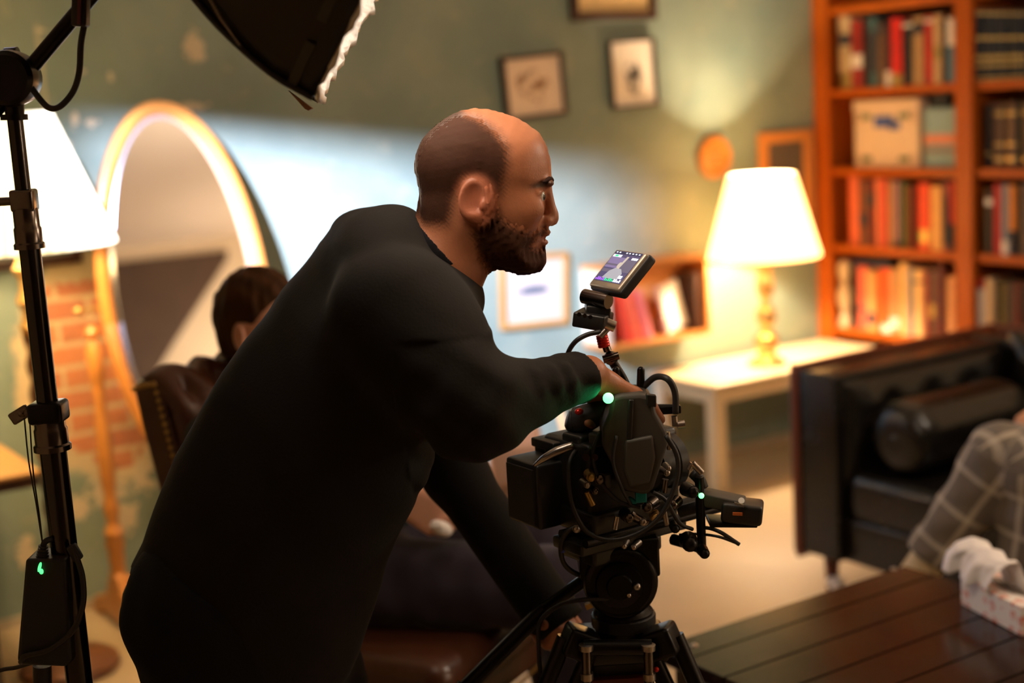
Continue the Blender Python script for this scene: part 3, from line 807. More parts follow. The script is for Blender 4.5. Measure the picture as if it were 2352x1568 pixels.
M['blackleather'] = leather('black_leather', (.007, .006, .005), .24, .32)
M['brownleather'] = leather('oxblood_leather', (.075, .025, .012), .30, .18)
M['mahogany'] = wood('red_mahogany', (.16, .035, .012), (.09, .02, .008), .3, axis=2)
SX0, SX1, SY0, SY1, SZT, SEAT = -1.565, -.62, -1.43, -3.35, .70, .40
o = thing('sofa', 'black tufted leather sofa with mahogany trim in front of the bookcase', 'sofa', ((SX0+SX1)/2, (SY0+SY1)/2, 0))


def tufted(b, org, ea, eb, en, wa, hb, na, nb_, amp, roll=0., m=0, ga=64, gb=44, thick=.05):
    """buttoned pad: org corner, unit vectors along width/height/outward normal"""
    org, ea, eb, en = [np.asarray(q, float) for q in (org, ea, eb, en)]

    def fn(i, j):
        a, h = i*na, j*nb_; best = 9.; 
        for r in (math.floor(h-.5), math.floor(h-.5)+1):
            off = .5*(int(r) % 2)
            c = round(a-off-.5)+off+.5
            dx, dy = a-c, h-(r+.5); best = min(best, sqrt((dx*1.)**2+(dy*1.)**2))
        # folds run diagonally between buttons
        u_, v_ = (a+h), (a-h); f1 = abs((u_ % 1)-.5)*2; f2 = abs((v_ % 1)-.5)*2
        edge = min(1, min(i, 1-i)*na*2.2)*min(1, min(j, 1-j)*nb_*2.2)
        puff = sqrt(max(0, 1-(1-min(1, best*1.5))**2)); fold = (max(0, 1-min(f1, 1-f1+1)))
        dsp = amp*(.75*puff+.25)*sqrt(max(0, edge))
        p = org+ea*(wa*i)+eb*(hb*j)+en*dsp
        if roll: p = p-en*roll*max(0, j-.75)**2*16*.25
        return p
    V, F = grid_surf(fn, ga, gb)
    n0 = np.cross(np.asarray(V[gb])-np.asarray(V[0]), np.asarray(V[1])-np.asarray(V[0]))
    if n0@en < 0: F = [f[::-1] for f in F]
    b.add(V, F, m)
    # sides and back so that the pad is solid
    rim = [i*gb for i in range(ga)]+[(ga-1)*gb+j for j in range(1, gb)]+[i*gb+gb-1 for i in range(ga-2, -1, -1)]+[j for j in range(gb-2, 0, -1)]
    R_ = [np.asarray(V[i]) for i in rim]; Bk = [org+ea*((q-org)@ea)+eb*((q-org)@eb)-en*thick for q in R_]; n = len(rim)
    F2 = [(i, n+i, n+(i+1) % n, (i+1) % n) for i in range(n)]+[tuple(range(n, 2*n))]
    c_ = np.cross(R_[1]-R_[0], Bk[0]-R_[0]);
    if n0@en < 0: F2 = [f[::-1] for f in F2]
    b.add(R_+Bk, F2, m)


AW = .17    # arm thickness
YA = SY0-AW
MB().rbox(((SX0+SX1)/2, (SY0+YA)/2-.001, (.125+SZT)/2), (SX1-SX0+.004, AW, SZT-.125), .010).build('arm', 'blackleather', o)
MB().rbox(((SX0+SX1)/2+.01, SY1+AW/2, (.125+SZT-.02)/2), (SX1-SX0-.02, AW-.004, SZT-.02-.125), .025).build('arm', 'blackleather', o)
b = MB(); b.ext((SX0-.010, SY0-.020, .118), (SX0+.02, SY0+.014, SZT)); b.ext((SX0-.004, SY0-.012, SZT-.004), (SX1, SY0+.018, SZT+.016)); b.ext((SX1-.02, SY1, SZT-.004), (SX1+.016, SY0+.018, SZT+.016)); b.ext((SX0, SY0, .10), (SX1, SY0+.016, .14))
b.build('trim', 'mahogany', o, bevel=.006)
b = MB(); tufted(b, (SX0+.03, YA-.0, .36), (1, 0, 0), (0, 0, 1), (0, -1, 0), SX1-SX0-.22, SZT-.38, 4, 2, .05, .0, thick=.02); b.build('arm_pad', 'blackleather', o, angle=0)
MB().rbox((SX1-.10, (SY0+SY1)/2, .42), (.16, SY0-SY1-.04, .58), .03).build('backrest', 'blackleather', o)
b = MB(); tufted(b, (SX1-.175, YA-.02, .40), (0, -1, 0), (0, 0, 1), (-1, 0, 0), -(SY1+AW)+YA-.04, .33, 9, 2, .055, .0, ga=120, thick=.02); b.build('backrest_pad', 'blackleather', o, angle=0)
b = MB()
for k_ in range(4): b.ell((SX0+.03+(SX1-SX0-.22)*(k_+.5)/4, YA-.012, .36+(SZT-.38)*.25), (.012, .008, .012), n=10)
for k_ in range(3): b.ell((SX0+.03+(SX1-SX0-.22)*(k_+1)/4, YA-.012, .36+(SZT-.38)*.75), (.012, .008, .012), n=10)
b.build('buttons', 'blackleather', o)
for i in range(2):
    ya = YA-.004-i*(YA-SY1-AW)/2
    MB().rbox(((SX0+SX1-.19)/2+.015, ya-(YA-SY1-AW)/4, .33), (SX1-SX0-.20, (YA-SY1-AW)/2-.008, .16), .045, seg=5).build('seat_cushion', 'blackleather', o)
MB().rbox(((SX0+SX1)/2, (SY0+SY1)/2, .19), (SX1-SX0-.06, SY0-SY1-.03, .14), .015).build('base', 'blackleather', o)
for x in (SX0+.07, SX1-.07):
    for y in (SY0-.07, SY1+.07): MB().cyl((x, y, .13), (x, y, 0), .026, .017).build('leg', 'mahogany', o)
by = YA-.178; bz = SEAT+.014+.112
o = thing('bolster', 'round black leather bolster cushion lying against the inside of the sofa arm', 'cushion', (-1.26, by, bz-.11))
b = MB()
b.lathe((-1.515, by, bz), [(0, .004), (.03, .0), (.075, .004), (.10, .018), (.110, .04), (.112, .09), (.109, .25), (.112, .42), (.110, .47), (.10, .495), (.07, .508), (.0, .512)], 40, basis((1, 0, 0)), fr=lambda t, z: 1+.018*sin(9*t+z*30)*(1 if .03 < z < .49 else .3))
b.build('cover', 'blackleather', o, angle=0); MB().ell((-1.513, by, bz), (.006, .016, .016)).build('button', 'blackleather', o)

# ------------------------------------------------------------------ coffee table and tissue box
def plank_mat():
    t = NT('espresso_planks'); x = t.xyz(); w_ = .118
    s = t.math('FRACT', t.math('DIVIDE', t.math('ADD', x[1], 5.0), w_)); pid = t.math('FLOOR', t.math('DIVIDE', t.math('ADD', x[1], 5.0), w_))
    v = t.comb(t.math('MULTIPLY', x[0], .12), t.math('ADD', x[1], t.math('MULTIPLY', pid, .37)), x[2]); n = t.noise(22, 5, v, .6, 1.)
    gap = t.math('MAXIMUM', t.step(s, .028, .018), t.step(s, .972, .982))
    col = t.mix(n, (.007, .0028, .0016), (.020, .007, .003)); sc = t.step(t.noise(60, 3, v), .70, .76); col = t.mix(t.math('MULTIPLY', sc, .35), col, (.20, .09, .035))
    t.set(col=t.mix(gap, col, (.002, .0012, .001)), rough=t.math('MAXIMUM', t.math('MULTIPLY', gap, .9), t.math('MULTIPLY_ADD', t.noise(7, 3), .12, .13)), spec=t.math('MULTIPLY_ADD', t.step(gap, .0, .2), -.35, .35))
    t.bump(n, .08, .004); return t.m


M['planks'] = plank_mat(); M['espresso'] = wood('espresso_wood', (.055, .018, .008), (.03, .010, .005), .35, axis=1)
KX0, KX1, KY0, KY1, KZ = -2.875, -2.12, -3.62, -2.345, .43
o = thing('coffee_table', 'dark espresso plank coffee table in front of the sofa', 'table', ((KX0+KX1)/2, (KY0+KY1)/2, 0))
MB().ext((KX0, KY0, KZ-.03), (KX1, KY1, KZ)).build('tabletop', 'planks', o, bevel=.004)
b = MB(); b.ext((KX0+.03, KY0+.03, KZ-.11), (KX1-.03, KY0+.05, KZ-.03)); b.ext((KX0+.03, KY1-.05, KZ-.11), (KX1-.03, KY1-.03, KZ-.03)); b.ext((KX0+.03, KY0+.05, KZ-.11), (KX0+.05, KY1-.05, KZ-.03)); b.ext((KX1-.05, KY0+.05, KZ-.11), (KX1-.03, KY1-.05, KZ-.03))
b.build('apron', 'espresso', o)
for x in (KX0+.06, KX1-.06):
    for y in (KY0+.06, KY1-.06): MB().box((x, y, (KZ-.03)/2), (.065, .065, KZ-.03)).build('leg', 'espresso', o, bevel=.004)
b = MB()
for q in ((2053, 1306), (1595, 1482), (2345, 1392)):
    p = P(*q, Z=KZ); b.lathe(p+np.array([0, 0, -.001]), [(0, 0), (.008, 0), (.008, .002), (.005, .004), (0, .0045)], 14)
b.build('nail_head', 'steel', o)

c0 = P(2207, 1388, Z=KZ); c1 = P(2345, 1462, Z=KZ); ed = c1-c0; bl_ = np.linalg.norm(ed); ed /= bl_; en = np.array([-ed[1], ed[0], 0])
if en@HDIR < 0: en = -en
TL, TW, TH = bl_, .115, .062


def tissue_mat():
    t = NT('rose_printed_card'); v = t.n('ShaderNodeTexVoronoi'); v.inputs['Scale'].default_value = 34; v.inputs['Randomness'].default_value = .35
    t.l.new(t.obj(), v.inputs['Vector']); k_ = t.math('MULTIPLY', t.step(v.outputs[0], .42, .34), t.step(t.noise(190, 3), .42, .55))
    t.set(col=t.mix(k_, (.86, .78, .72), (.70, .17, .10)), rough=.55); return t.m


o = thing('tissue_box', 'white tissue box printed with red roses on the dark coffee table', 'tissue box', tuple((c0+c1)/2+en*TW/2))
M['rose'] = tissue_mat(); RT = np.stack([ed, en, (0, 0, 1)], 1)
TB = lambda x, y, z: c0+ed*x+en*y+np.array([0, 0, KZ-c0[2]+.0012+z])
MB().box(TB(TL/2, TW/2, TH/2), (TL, TW, TH), RT).build('carton', 'rose', o, bevel=.0015)
MB().add([TB(TL/2+TL*.33*cos(a), TW/2+TW*.24*sin(a), TH+.0006) for a in np.linspace(0, 2*pi, 24, endpoint=False)], [tuple(range(24))]).build('slot', pm('dark_slot', (.20, .16, .13), .8), o)
M['tissue'] = pm('white_tissue', (.88, .82, .78), .85, var=.03)


def tfn(i, j):
    x = lerp(.35, .72, i)*TL; 
    prof = [(0.5, .0), (.46, .035), (.36, .075), (.18, .082), (-.02, .068), (-.10, .040), (-.15, .008)]
    s = j*6; k_ = min(5, int(s)); f = s-k_; y = lerp(prof[k_][0], prof[k_+1][0], f); z = lerp(prof[k_][1], prof[k_+1][1], f)
    x2 = lerp(x, lerp(-.28, .95, i)*TL*.62, min(1, j*1.25)); rip = .007*sin(i*13+j*4)*(j+.2)+.004*sin(i*29)*j
    return TB(x2, y*TW+rip, TH+.002+z*(1-.55*i*j)+rip*.6)


V, F = grid_surf(tfn, 34, 30); ob = MB().add(V, F).build('tissue', 'tissue', o, angle=0); mo = ob.modifiers.new('s', 'SOLIDIFY'); mo.thickness = .0012
p = P(1914, 1338, Z=.022); p = P(1916, 1333, X=-1.75)
q = P(1916, 1336, Z=.02)-HDIR*.04
o = MB().ell((q[0], q[1], .026), (.03, .024, .024), rot('z', .6), 12).ell((q[0]-.01, q[1]+.012, .034), (.018, .016, .018), rot('x', .5), 8).build('crumpled_tissue', 'tissue'); tag(o, 'crumpled white tissue on the floor by the front leg of the sofa', 'tissue')

# ------------------------------------------------------------------ armchair
AY0, AY1 = -2.07, -1.53; AX0, AX1 = -3.62, -3.06
o = thing('armchair', 'oxblood leather button tufted chair with brass nailheads behind the standing man', 'armchair', (-3.35, -1.8, 0))
ab = np.array([-3.60, AY0, .50]); lean = radians(12); eb = np.array([-sin(lean), 0, cos(lean)]); en_ = np.array([cos(lean), 0, sin(lean)]); NB = K(-.642, 2.87, 0); BH = (P(330, 838, D=2.94)[2]-.50)/cos(lean)
b = MB()


def chair_front(i, j):
    a, h = i*6, j*4; off = .5*(int(math.floor(h)) % 2); c = math.floor(a-off+.5)+off; hr = math.floor(h)+.5
    best = 9
    for r in (math.floor(h-.5), math.floor(h-.5)+1):
        of = .5*(int(r) % 2); c = round(a-of)+of; best = min(best, sqrt((a-c)**2+(h-(r+.5))**2))
    ed_ = sqrt(max(0, min(1, min(i, 1-i)*9)))*sqrt(max(0, min(1, j*6)))
    puff = sqrt(max(0, 1-(1-min(1, best*1.45))**2)); d = .055*puff*ed_
    roll_ = 0 if j < .82 else ((j-.82)/.18)
    p = ab+np.array([0, (AY1-AY0)*i, 0])+eb*(BH*min(j, .82+.18*sin(roll_*pi/2)*.8))+en_*(d+.01-.075*(1-cos(roll_*pi/2)))
    p[2] += -.05*(2*i-1)**4*j*0
    if roll_ > 0: p = p+eb*(.018*abs(sin(i*6*pi)))*roll_
    return p


V, F = grid_surf(chair_front, 110, 70); b.add(V, [f[::-1] for f in F]); ob = b.build('tufted_back', 'brownleather', o, angle=0); 
TPt = .085
b = MB(); bk = []
for (x, z) in ((.005, -.08), (.0, .0), (.0, BH*.93), (-.055, BH*.965), (-TPt, BH*.95), (-TPt-.005, BH*.8), (-TPt, 0), (-TPt, -.08)): bk.append(ab+en_*x+eb*z)
b.prism(bk, (0, AY1-AY0, 0)); b.build('backrest', 'brownleather', o, bevel=.012, seg=3)
b = MB()
for sy in (AY0-.002, AY1+.002):
    for k_ in range(34): b.ell(ab*[1, 0, 1]+np.array([0, sy, 0])+en_*(-.018)+eb*(-.03+(BH*.93+.03)*k_/33), (.006, .004, .006), n=8)
    for k_ in range(5): b.ell(ab*[1, 0, 1]+np.array([0, sy, 0])+en_*(-.018-.013*k_)+eb*(BH*.935), (.006, .004, .006), n=8)
for k_ in range(36): b.ell(ab+en_*(-TPt-.003)+eb*(BH*.93)+np.array([0, (AY1-AY0)*(k_+.5)/36, 0]), (.006, .006, .006), n=8)
for k_ in range(40): b.ell((AX0+.02+(AX1-AX0-.04)*(k_+.5)/40, AY0-.003, .372-.03*sin(pi*(k_+.5)/40)), (.0055, .004, .0055), n=8)
for k_ in range(34): b.ell((AX1+.002, AY0+.02+(AY1-AY0-.04)*(k_+.5)/34, .372-.03*sin(pi*(k_+.5)/34)), (.004, .0055, .0055), n=8)
b.build('nailheads', 'brass', o)['kind'] = 'stuff'
MB().rbox(((AX0+AX1)/2, (AY0+AY1)/2, .430), (AX1-AX0, AY1-AY0, .115), .05, seg=5).build('seat', 'brownleather', o)
b = MB(); pts = [(AX0+.01, .40), (AX0+.01, .345)]+[(AX0+.01+(AX1-AX0-.02)*t, .345-.0+.0-.03*sin(pi*t)) for t in np.linspace(.05, .95, 14)]+[(AX1-.01, .345), (AX1-.01, .40)]
b.prism([(x, AY0+.006, z) for x, z in pts], (0, AY1-AY0-.012, 0)); b.build('seat_frame', 'brownleather', o)
for x, dx in ((AX0+.06, -.03), (AX1-.045, .02)):
    for y in (AY0+.05, AY1-.05): MB().cyl((x, y, .37), (x+dx, y, 0), .027, .017).build('leg', M.setdefault('chairleg', wood('red_brown_chair_leg', (.30, .09, .03), (.2, .05, .02), .3, axis=2)), o)

CHR = radians(-63); RZ = rot('z', CHR); q = NB-RZ@np.array([-.25, -.27, 0]); o.location = tuple(q); o.rotation_euler = (0, 0, CHR); print('chair', q, BH)
CHF, CHW = RZ@np.array([1., 0, 0]), RZ@np.array([0, 1., 0])
# ------------------------------------------------------------------ floor lamp with pleated shade
FX, FY = -3.585, -.50
o = thing('floor_lamp', 'lit floor lamp with a pleated cream shade and dark twisted pole at the left', 'floor lamp', (FX, FY, 0))
pl = lambda t, z: 1+.018*(1 if int(round(t/(2*pi)*180)) % 2 else -1)
MB().shell((FX, FY, 0), [(.250, 1.235), (.254, 1.238), (.118, 1.605), (.114, 1.605), (.247, 1.240), (.250, 1.235)], 180, fr=pl).build('lamp_shade', 'shade2', o)
M['twist'] = wood('dark_twisted_wood', (.16, .075, .03), (.07, .03, .014), .35, axis=2)
M['twist_gold'] = pm('antique_gold_wood', (.50, .30, .10), .35, .4, var=.2, scale=30)
b = MB(); n = 24; V = []; F = []; zs = np.linspace(.13, 1.00, 150)
for z in zs:
    for j in range(n):
        t = 2*pi*j/n; r = .020*(1+.22*cos(2*(t-z*38))); V.append((FX+r*cos(t), FY+r*sin(t), z))
for i in range(len(zs)-1):
    for j in range(n): F.append((i*n+j, i*n+(j+1) % n, (i+1)*n+(j+1) % n, (i+1)*n+j))
b.add(V, F); b.build('pole', 'twist', o)
MB().lathe((FX, FY, 0), [(.0, .99), (.018, .99), (.026, 1.0), (.030, 1.015), (.022, 1.03), (.016, 1.05), (.020, 1.07), (.031, 1.085), (.026, 1.10), (.017, 1.12), (.016, 1.15), (.027, 1.165), (.030, 1.18), (.018, 1.195), (.013, 1.23), (.013, 1.30), (0, 1.30)], 28).build('turned_neck', 'twist_gold', o)
MB().lathe((FX, FY, 0), [(0, 0), (.135, 0), (.145, .012), (.140, .03), (.118, .042), (.075, .052), (.05, .065), (.038, .085), (.030, .11), (.026, .135), (.0, .14)], 44).build('base', wood('walnut_lamp_base', (.20, .08, .03), (.12, .045, .018), .3), o)
MB().ell((FX, FY, 1.38), (.03, .03, .045)).build('bulb', emis('floor_bulb', (1, .8, .5), 6), o)
b = MB()
for a in (0, 2.1, 4.2): b.cyl((FX, FY, 1.585), (FX+.115*cos(a), FY+.115*sin(a), 1.60), .002)
b.cyl((FX, FY, 1.28), (FX, FY, 1.59), .003); b.build('harp', 'brass', o)

# ------------------------------------------------------------------ cheval mirror
MCX, MCY, MCZ, MA, MBh, TI = -3.045, -.285, 1.015, .272, .615, radians(10)
o = thing('cheval_mirror', 'oval cheval mirror in an orange pine frame tilted back before the green wall', 'mirror', (MCX, MCY, 0))
RM = rot('x', -TI)     # top goes back (+Y)
TMm = lambda x, y, z: np.array([MCX, MCY, MCZ])+RM@np.array([x, y, z])


def oval_ring(prof, n=96):
    V = []; F = []; k_ = len(prof)
    for i in range(n):
        t = 2*pi*i/n; ca, sa = cos(t), sin(t); nx, nz = ca/MA, sa/MBh; l = sqrt(nx*nx+nz*nz); nx, nz = nx/l, nz/l
        for (off, y) in prof: V.append(TMm(MA*ca+nx*off, y, MBh*sa+nz*off))
    for i in range(n):
        for j in range(k_): F.append((i*k_+j, i*k_+(j+1) % k_, ((i+1) % n)*k_+(j+1) % k_, ((i+1) % n)*k_+j))
    return V, F


V, F = oval_ring([(0, -.022), (-.018, -.030), (-.034, -.024), (-.040, -.008), (-.040, .014), (0, .014), (.004, -.005)])
ob = MB().add(V, F).build('frame', 'pine', o, angle=50)
t = NT('mirror_glass'); t.set(col=(.96, .93, .92), metal=1., rough=.012); M['mirror'] = t.m
t = NT('bevelled_glass'); t.set(col=(.80, .77, .78), metal=.8, rough=.16); M['mirror_bevel'] = t.m
n = 96; inn = [(MA-.056, MBh-.056), (MA-.040, MBh-.040)]
MB().add([TMm(inn[0][0]*cos(2*pi*i/n), -.008, inn[0][1]*sin(2*pi*i/n)) for i in range(n)], [tuple(range(n))]).build('glass', 'mirror', o, smooth=False)
V = []; F = []
for i in range(n):
    c_, s_ = cos(2*pi*i/n), sin(2*pi*i/n); V += [TMm(inn[0][0]*c_, -.0081, inn[0][1]*s_), TMm(inn[1][0]*c_, -.003, inn[1][1]*s_)]
for i in range(n): a = 2*i; c_ = 2*((i+1) % n); F.append((a, c_, c_+1, a+1))
MB().add(V, F).build('bevel', 'mirror_bevel', o, angle=0)
MB().add([TMm((MA-.01)*cos(2*pi*i/n), .0142, (MBh-.01)*sin(2*pi*i/n)) for i in range(n)][::-1], [tuple(range(n))]).build('back_board', 'dark_walnut', o)
post = [(.0, .0), (.024, 0), (.024, .02), (.022, .15), (.026, .17), (.024, .20), (.03, .22), (.026, .25), (.030, .265), (.022, .285), (.017, .31), (.025, .34), (.022, .37), (.0175, .40), (.023, .44), (.025, .55), (.021, .66), (.016, .74), (.020, .77), (.018, .79), (.024, .81), (.026, .86), (.024, .92), (.012, .95), (.020, .965), (.022, .98), (.014, .995), (0, 1.0)]
for sx in (-1, 1):
    px_ = MCX+sx*(MA+.034)
    pz = [(r, z*.88+.085) for r, z in post]
    MB().lathe((px_, MCY, 0), pz, 24).build('post', 'pine2', o)
    b = MB(); b.prism([(px_-.019, MCY+y, z) for y, z in ((-.25, 0), (-.20, 0), (-.17, .03), (.17, .03), (.20, 0), (.25, 0), (.255, .03), (.22, .06), (.10, .095), (.03, .19), (-.03, .19), (-.10, .095), (-.22, .06), (-.255, .03))], (.038, 0, 0))
    b.build('foot', 'pine2', o, bevel=.006)
    b = MB(); b.cyl((px_+sx*.03, MCY, MCZ), (px_-sx*.05, MCY, MCZ), .006).ell((px_+sx*.035, MCY, MCZ), .013); b.build('pivot_knob', 'brass', o)
MB().cyl((MCX-MA-.034, MCY, .16), (MCX+MA+.034, MCY, .16), .014).build('stretcher', 'pine', o)

# ------------------------------------------------------------------ end table at the left edge, odds and ends behind the man
EX1, EY0, EZ = -3.62, -.575, .622
o = thing('end_table', 'pale wooden end table at the left edge beside the floor lamp', 'table', (-3.88, -.33, 0))
M['endwood'] = wood('honey_oak', (.58, .32, .10), (.45, .22, .06), .3)
MB().ext((-4.14, EY0, EZ-.014), (EX1, -.09, EZ)).build('tabletop', 'endwood', o, bevel=.004)
MB().ext((-4.132, EY0+.008, EZ-.045), (EX1-.008, -.098, EZ-.014)).build('apron', 'espresso', o)
for x in (-4.10, -3.80):
    for y in (EY0+.06, -.14): MB().box((x, y, (EZ-.045)/2), (.04, .04, EZ-.045)).build('leg', 'espresso', o)

ya = P(1185, 1040, D=3.9)
o = thing('ottoman', 'pale pink upholstered stool seen between the arm and the camera rig', 'stool', (ya[0], ya[1], 0))
zt = P(1180, 995, D=3.9)[2]; RO_ = RCAM
M['pinkcloth'] = pm('pale_pink_cloth', (.62, .40, .32), .85, var=.06)
MB().rbox((ya[0], ya[1], zt-.06), (.15, .30, .12), .025, RO_).build('seat', 'pinkcloth', o)
MB().box((ya[0], ya[1], zt-.17), (.14, .28, .10), RO_).build('base', pm('dusky_pink_cloth', (.30, .17, .12), .8), o)
for sx in (-1, 1):
    for sy in (-1, 1): p = np.array([ya[0], ya[1], 0])+RO_@np.array([sx*.05, sy*.11, 0]); MB().cyl((p[0], p[1], zt-.2), (p[0], p[1], 0), .016, .012).build('leg', 'espresso', o)
a = P(1282, 935, D=4.6); c_ = P(1320, 1085, D=4.45)
top = P(1264, 868, Y=-.012); foot = P(1372, 1293, Z=.006)
o = MB().box((top+foot)/2, (.030, .018, np.linalg.norm(top-foot)), basis(top-foot, RDIR)).build('wooden_slat', wood('pale_slat', (.60, .38, .15), (.5, .28, .1), .5, axis=2)); tag(o, 'thin pale wooden slat leaning behind the camera rig under the sleeve', 'slat')

# ------------------------------------------------------------------ people
def c(px, py, D):
    q = P(px, py, D=D)-CAM; return np.array([q@RDIR, q@HDIR, q[2]+CAM[2]])


def to_room(V): return CAM*[1, 1, 0]+V[:, :1]*RDIR+V[:, 1:2]*HDIR+V[:, 2:]*np.array([0, 0, 1.])


def skin_mat(name, rough=.45, sss=.08, spec=.4):
    t = NT(name); a = t.n('ShaderNodeVertexColor', layer_name='Col')
    n = t.noise(90, 3); t.set(col=t.mix(t.math('MULTIPLY', n, .22), a.outputs[0], (.10, .03, .015)), rough=rough, sss=sss, spec=spec)
    t.b.inputs['Subsurface Radius'].default_value = (.012, .004, .002); t.bump(t.noise(320, 2), .15, .002); return t.m


def cloth(name, col, scale=260, sheen=.15, rough=.9, var=.25):
    t = NT(name); n = t.noise(6, 4); t.set(col=t.mix(n, tuple(q*(1-var) for q in col), tuple(q*(1+var) for q in col)), rough=rough, sheen=sheen, spec=.12)
    t.bump(t.math('ADD', t.noise(scale, 2), t.math('MULTIPLY', t.noise(22, 3), .8)), .14, .004); return t.m


M['skin'] = skin_mat('skin'); M['hair'] = skin_mat('short_hair', .75, 0., .12); M['eye'] = pm('eyeball', (.55, .52, .48), .12, var=.05); M['iris'] = pm('dark_iris', (.02, .014, .01), .1)
M['sweater'] = cloth('black_sweatshirt', (.0135, .0115, .0096), sheen=.02); M['trousers'] = cloth('black_trousers', (.008, .008, .008), sheen=.02); M['collar'] = cloth('black_shirt_collar', (.010, .009, .011), sheen=.02)
M['navy'] = cloth('dark_plum_trousers', (.035, .028, .040)); M['darkteal'] = cloth('dark_teal_shirt', (.012, .026, .028)); M['shoe'] = pm('dark_shoe', (.02, .016, .014), .4)


def rgba(n, col): return np.tile(np.array([*col, 1.]), (n, 1))


def sm(x, a, b): t = np.clip((x-a)/(b-a), 0, 1); return t*t*(3-2*t)


# ---- the camera operator
DM = 2.06
U = lambda px, py: c(px, py, DM)
org = U(1090, 400)
HP = [(1066, 252), (1095, 249), (1123, 252), (1155, 260), (1187, 271), (1215, 287), (1238, 306), (1251, 326), (1259, 348), (1264, 375), (1266, 400), (1266, 418), (1260, 432), (1253, 445), (1249, 470), (1247, 500), (1249, 516), (1251, 530), (1250, 545), (1246, 556), (1240, 570), (1236, 585), (1237, 600),
      (1230, 618), (1212, 626), (1185, 622), (1150, 610), (1130, 600), (1112, 590), (1090, 600), (1020, 580), (985, 530), (972, 500), (966, 470), (966, 445), (959, 418), (953, 392), (953, 370), (957, 350), (964, 332), (973, 317), (986, 303), (1002, 287), (1021, 274), (1043, 261)]
hp2 = np.array([[U(*q)[0], U(*q)[2]] for q in HP])
BP = [(1122, 415), (1140, 420), (1147, 462), (1158, 492), (1178, 508), (1205, 520), (1224, 528), (1236, 520), (1246, 515), (1262, 520), (1264, 536), (1250, 540), (1232, 549), (1228, 560), (1238, 566), (1262, 566), (1270, 640), (1190, 660), (1120, 625), (1098, 575), (1084, 530), (1096, 512), (1108, 505), (1116, 480), (1118, 445)]
bp2 = np.array([[U(*q)[0], U(*q)[2]] for q in BP])
RP = [(1050, 235), (1072, 262), (1098, 272), (1124, 288), (1145, 312), (1164, 338), (1166, 372), (1156, 408), (1148, 440), (1122, 440), (1118, 420), (1095, 404), (1066, 404), (1046, 440), (1040, 480), (1030, 505), (975, 512), (930, 480), (930, 300), (990, 240)]
rp2 = np.array([[U(*q)[0], U(*q)[2]] for q in RP])


def head_fn(pts, ymid, zc):
    def fn(X, Y, Z):
        x2 = X[:, 0, :]; z2 = Z[0, :, :]; XX = np.broadcast_to(X[:, 0, :], (X.shape[0], Z.shape[2])); ZZ = np.broadcast_to(Z[0], (X.shape[0], Z.shape[2]))
        d = poly_sd(pts, XX, ZZ); R_ = .078
        zz = (ZZ-zc); wm = np.interp(zz, [-.17, -.13, -.09, -.04, .0, .04, .08, .12], [.048, .050, .056, .064, .070, .075, .077, .070])
        f = np.clip(d/R_, 0, 1); w_ = wm*np.sqrt(1-(1-f)**2); w_ = np.maximum(w_, 0)
        yy = np.abs(Y-ymid); w3 = w_[:, None, :]; d3 = d[:, None, :]
        return np.where(d3 > 0, (yy-w3)*.75, np.sqrt(yy**2+d3**2))
    return fn


S = Field((-.66, 1.62, -.01), (.34, 2.52, 1.60), .0031)
lo = [hp2[:, 0].min(), DM-.085, hp2[:, 1].min()]; hi = [hp2[:, 0].max(), DM+.085, hp2[:, 1].max()]
zc = U(1245, 447)[2]; HF = head_fn(hp2, DM, zc)
S.op(HF, lo, hi, .01)


def face(S, U, DM, k=1.0):
    o3 = lambda px, py, dy: np.array([U(px, py)[0], DM+dy, U(px, py)[2]])
    S.cone(o3(1254, 434, 0), o3(1264, 492, 0), .0085, .0105, .010); S.cone(o3(1264, 492, 0), o3(1267, 503, 0), .0105, .0102, .006)
    for sy in (-1, 1):
        S.ell(o3(1252, 507, sy*.0125), (.011, .0075, .0085), k=.006)
        S.ell(o3(1246, 449, sy*.034), (.014, .016, .010), k=.012, sub=True)
        S.ell(o3(1254, 418, sy*.024), (.008, .022, .0065), rot('z', -sy*.35), k=.010)
        S.ell(o3(1210, 478, sy*.043), (.024, .014, .018), k=.03)
        S.cone(o3(1243, 434, sy*.022), o3(1234, 438, sy*.047), .0045, .004, .006)       # upper lid fold
        S.cone(o3(1242, 459, sy*.022), o3(1232, 459, sy*.045), .004, .0035, .006)
    S.ell(o3(1250, 535, 0), (.0095, .021, .0065), k=.007); S.ell(o3(1246, 554, 0), (.0095, .019, .0065), k=.007)
    S.cone(o3(1256, 545, -.024), o3(1256, 545, .024), .0035, .0035, .004, sub=True)
    S.ell(o3(1232, 592, 0), (.013, .02, .014), k=.012)
    for sy in (-1, 1):
        R_ = rot('z', sy*radians(-16))@rot('y', radians(10)); cy = sy*.0745
        S.ell(o3(1096, 452, cy), (.0265, .0115, .033), R_, k=.006)
        S.ell(o3(1086, 446, cy+sy*.012), (.017, .0095, .0225), R_, k=.004, sub=True)
        S.ell(o3(1104, 462, cy+sy*.010), (.010, .009, .012), R_, k=.004, sub=True)
        S.ell(o3(1111, 462, cy+sy*.006), (.0055, .005, .009), R_, k=.004)
        S.ell(o3(1106, 494, cy-sy*.003), (.012, .007, .010), R_, k=.005)


face(S, U, DM)
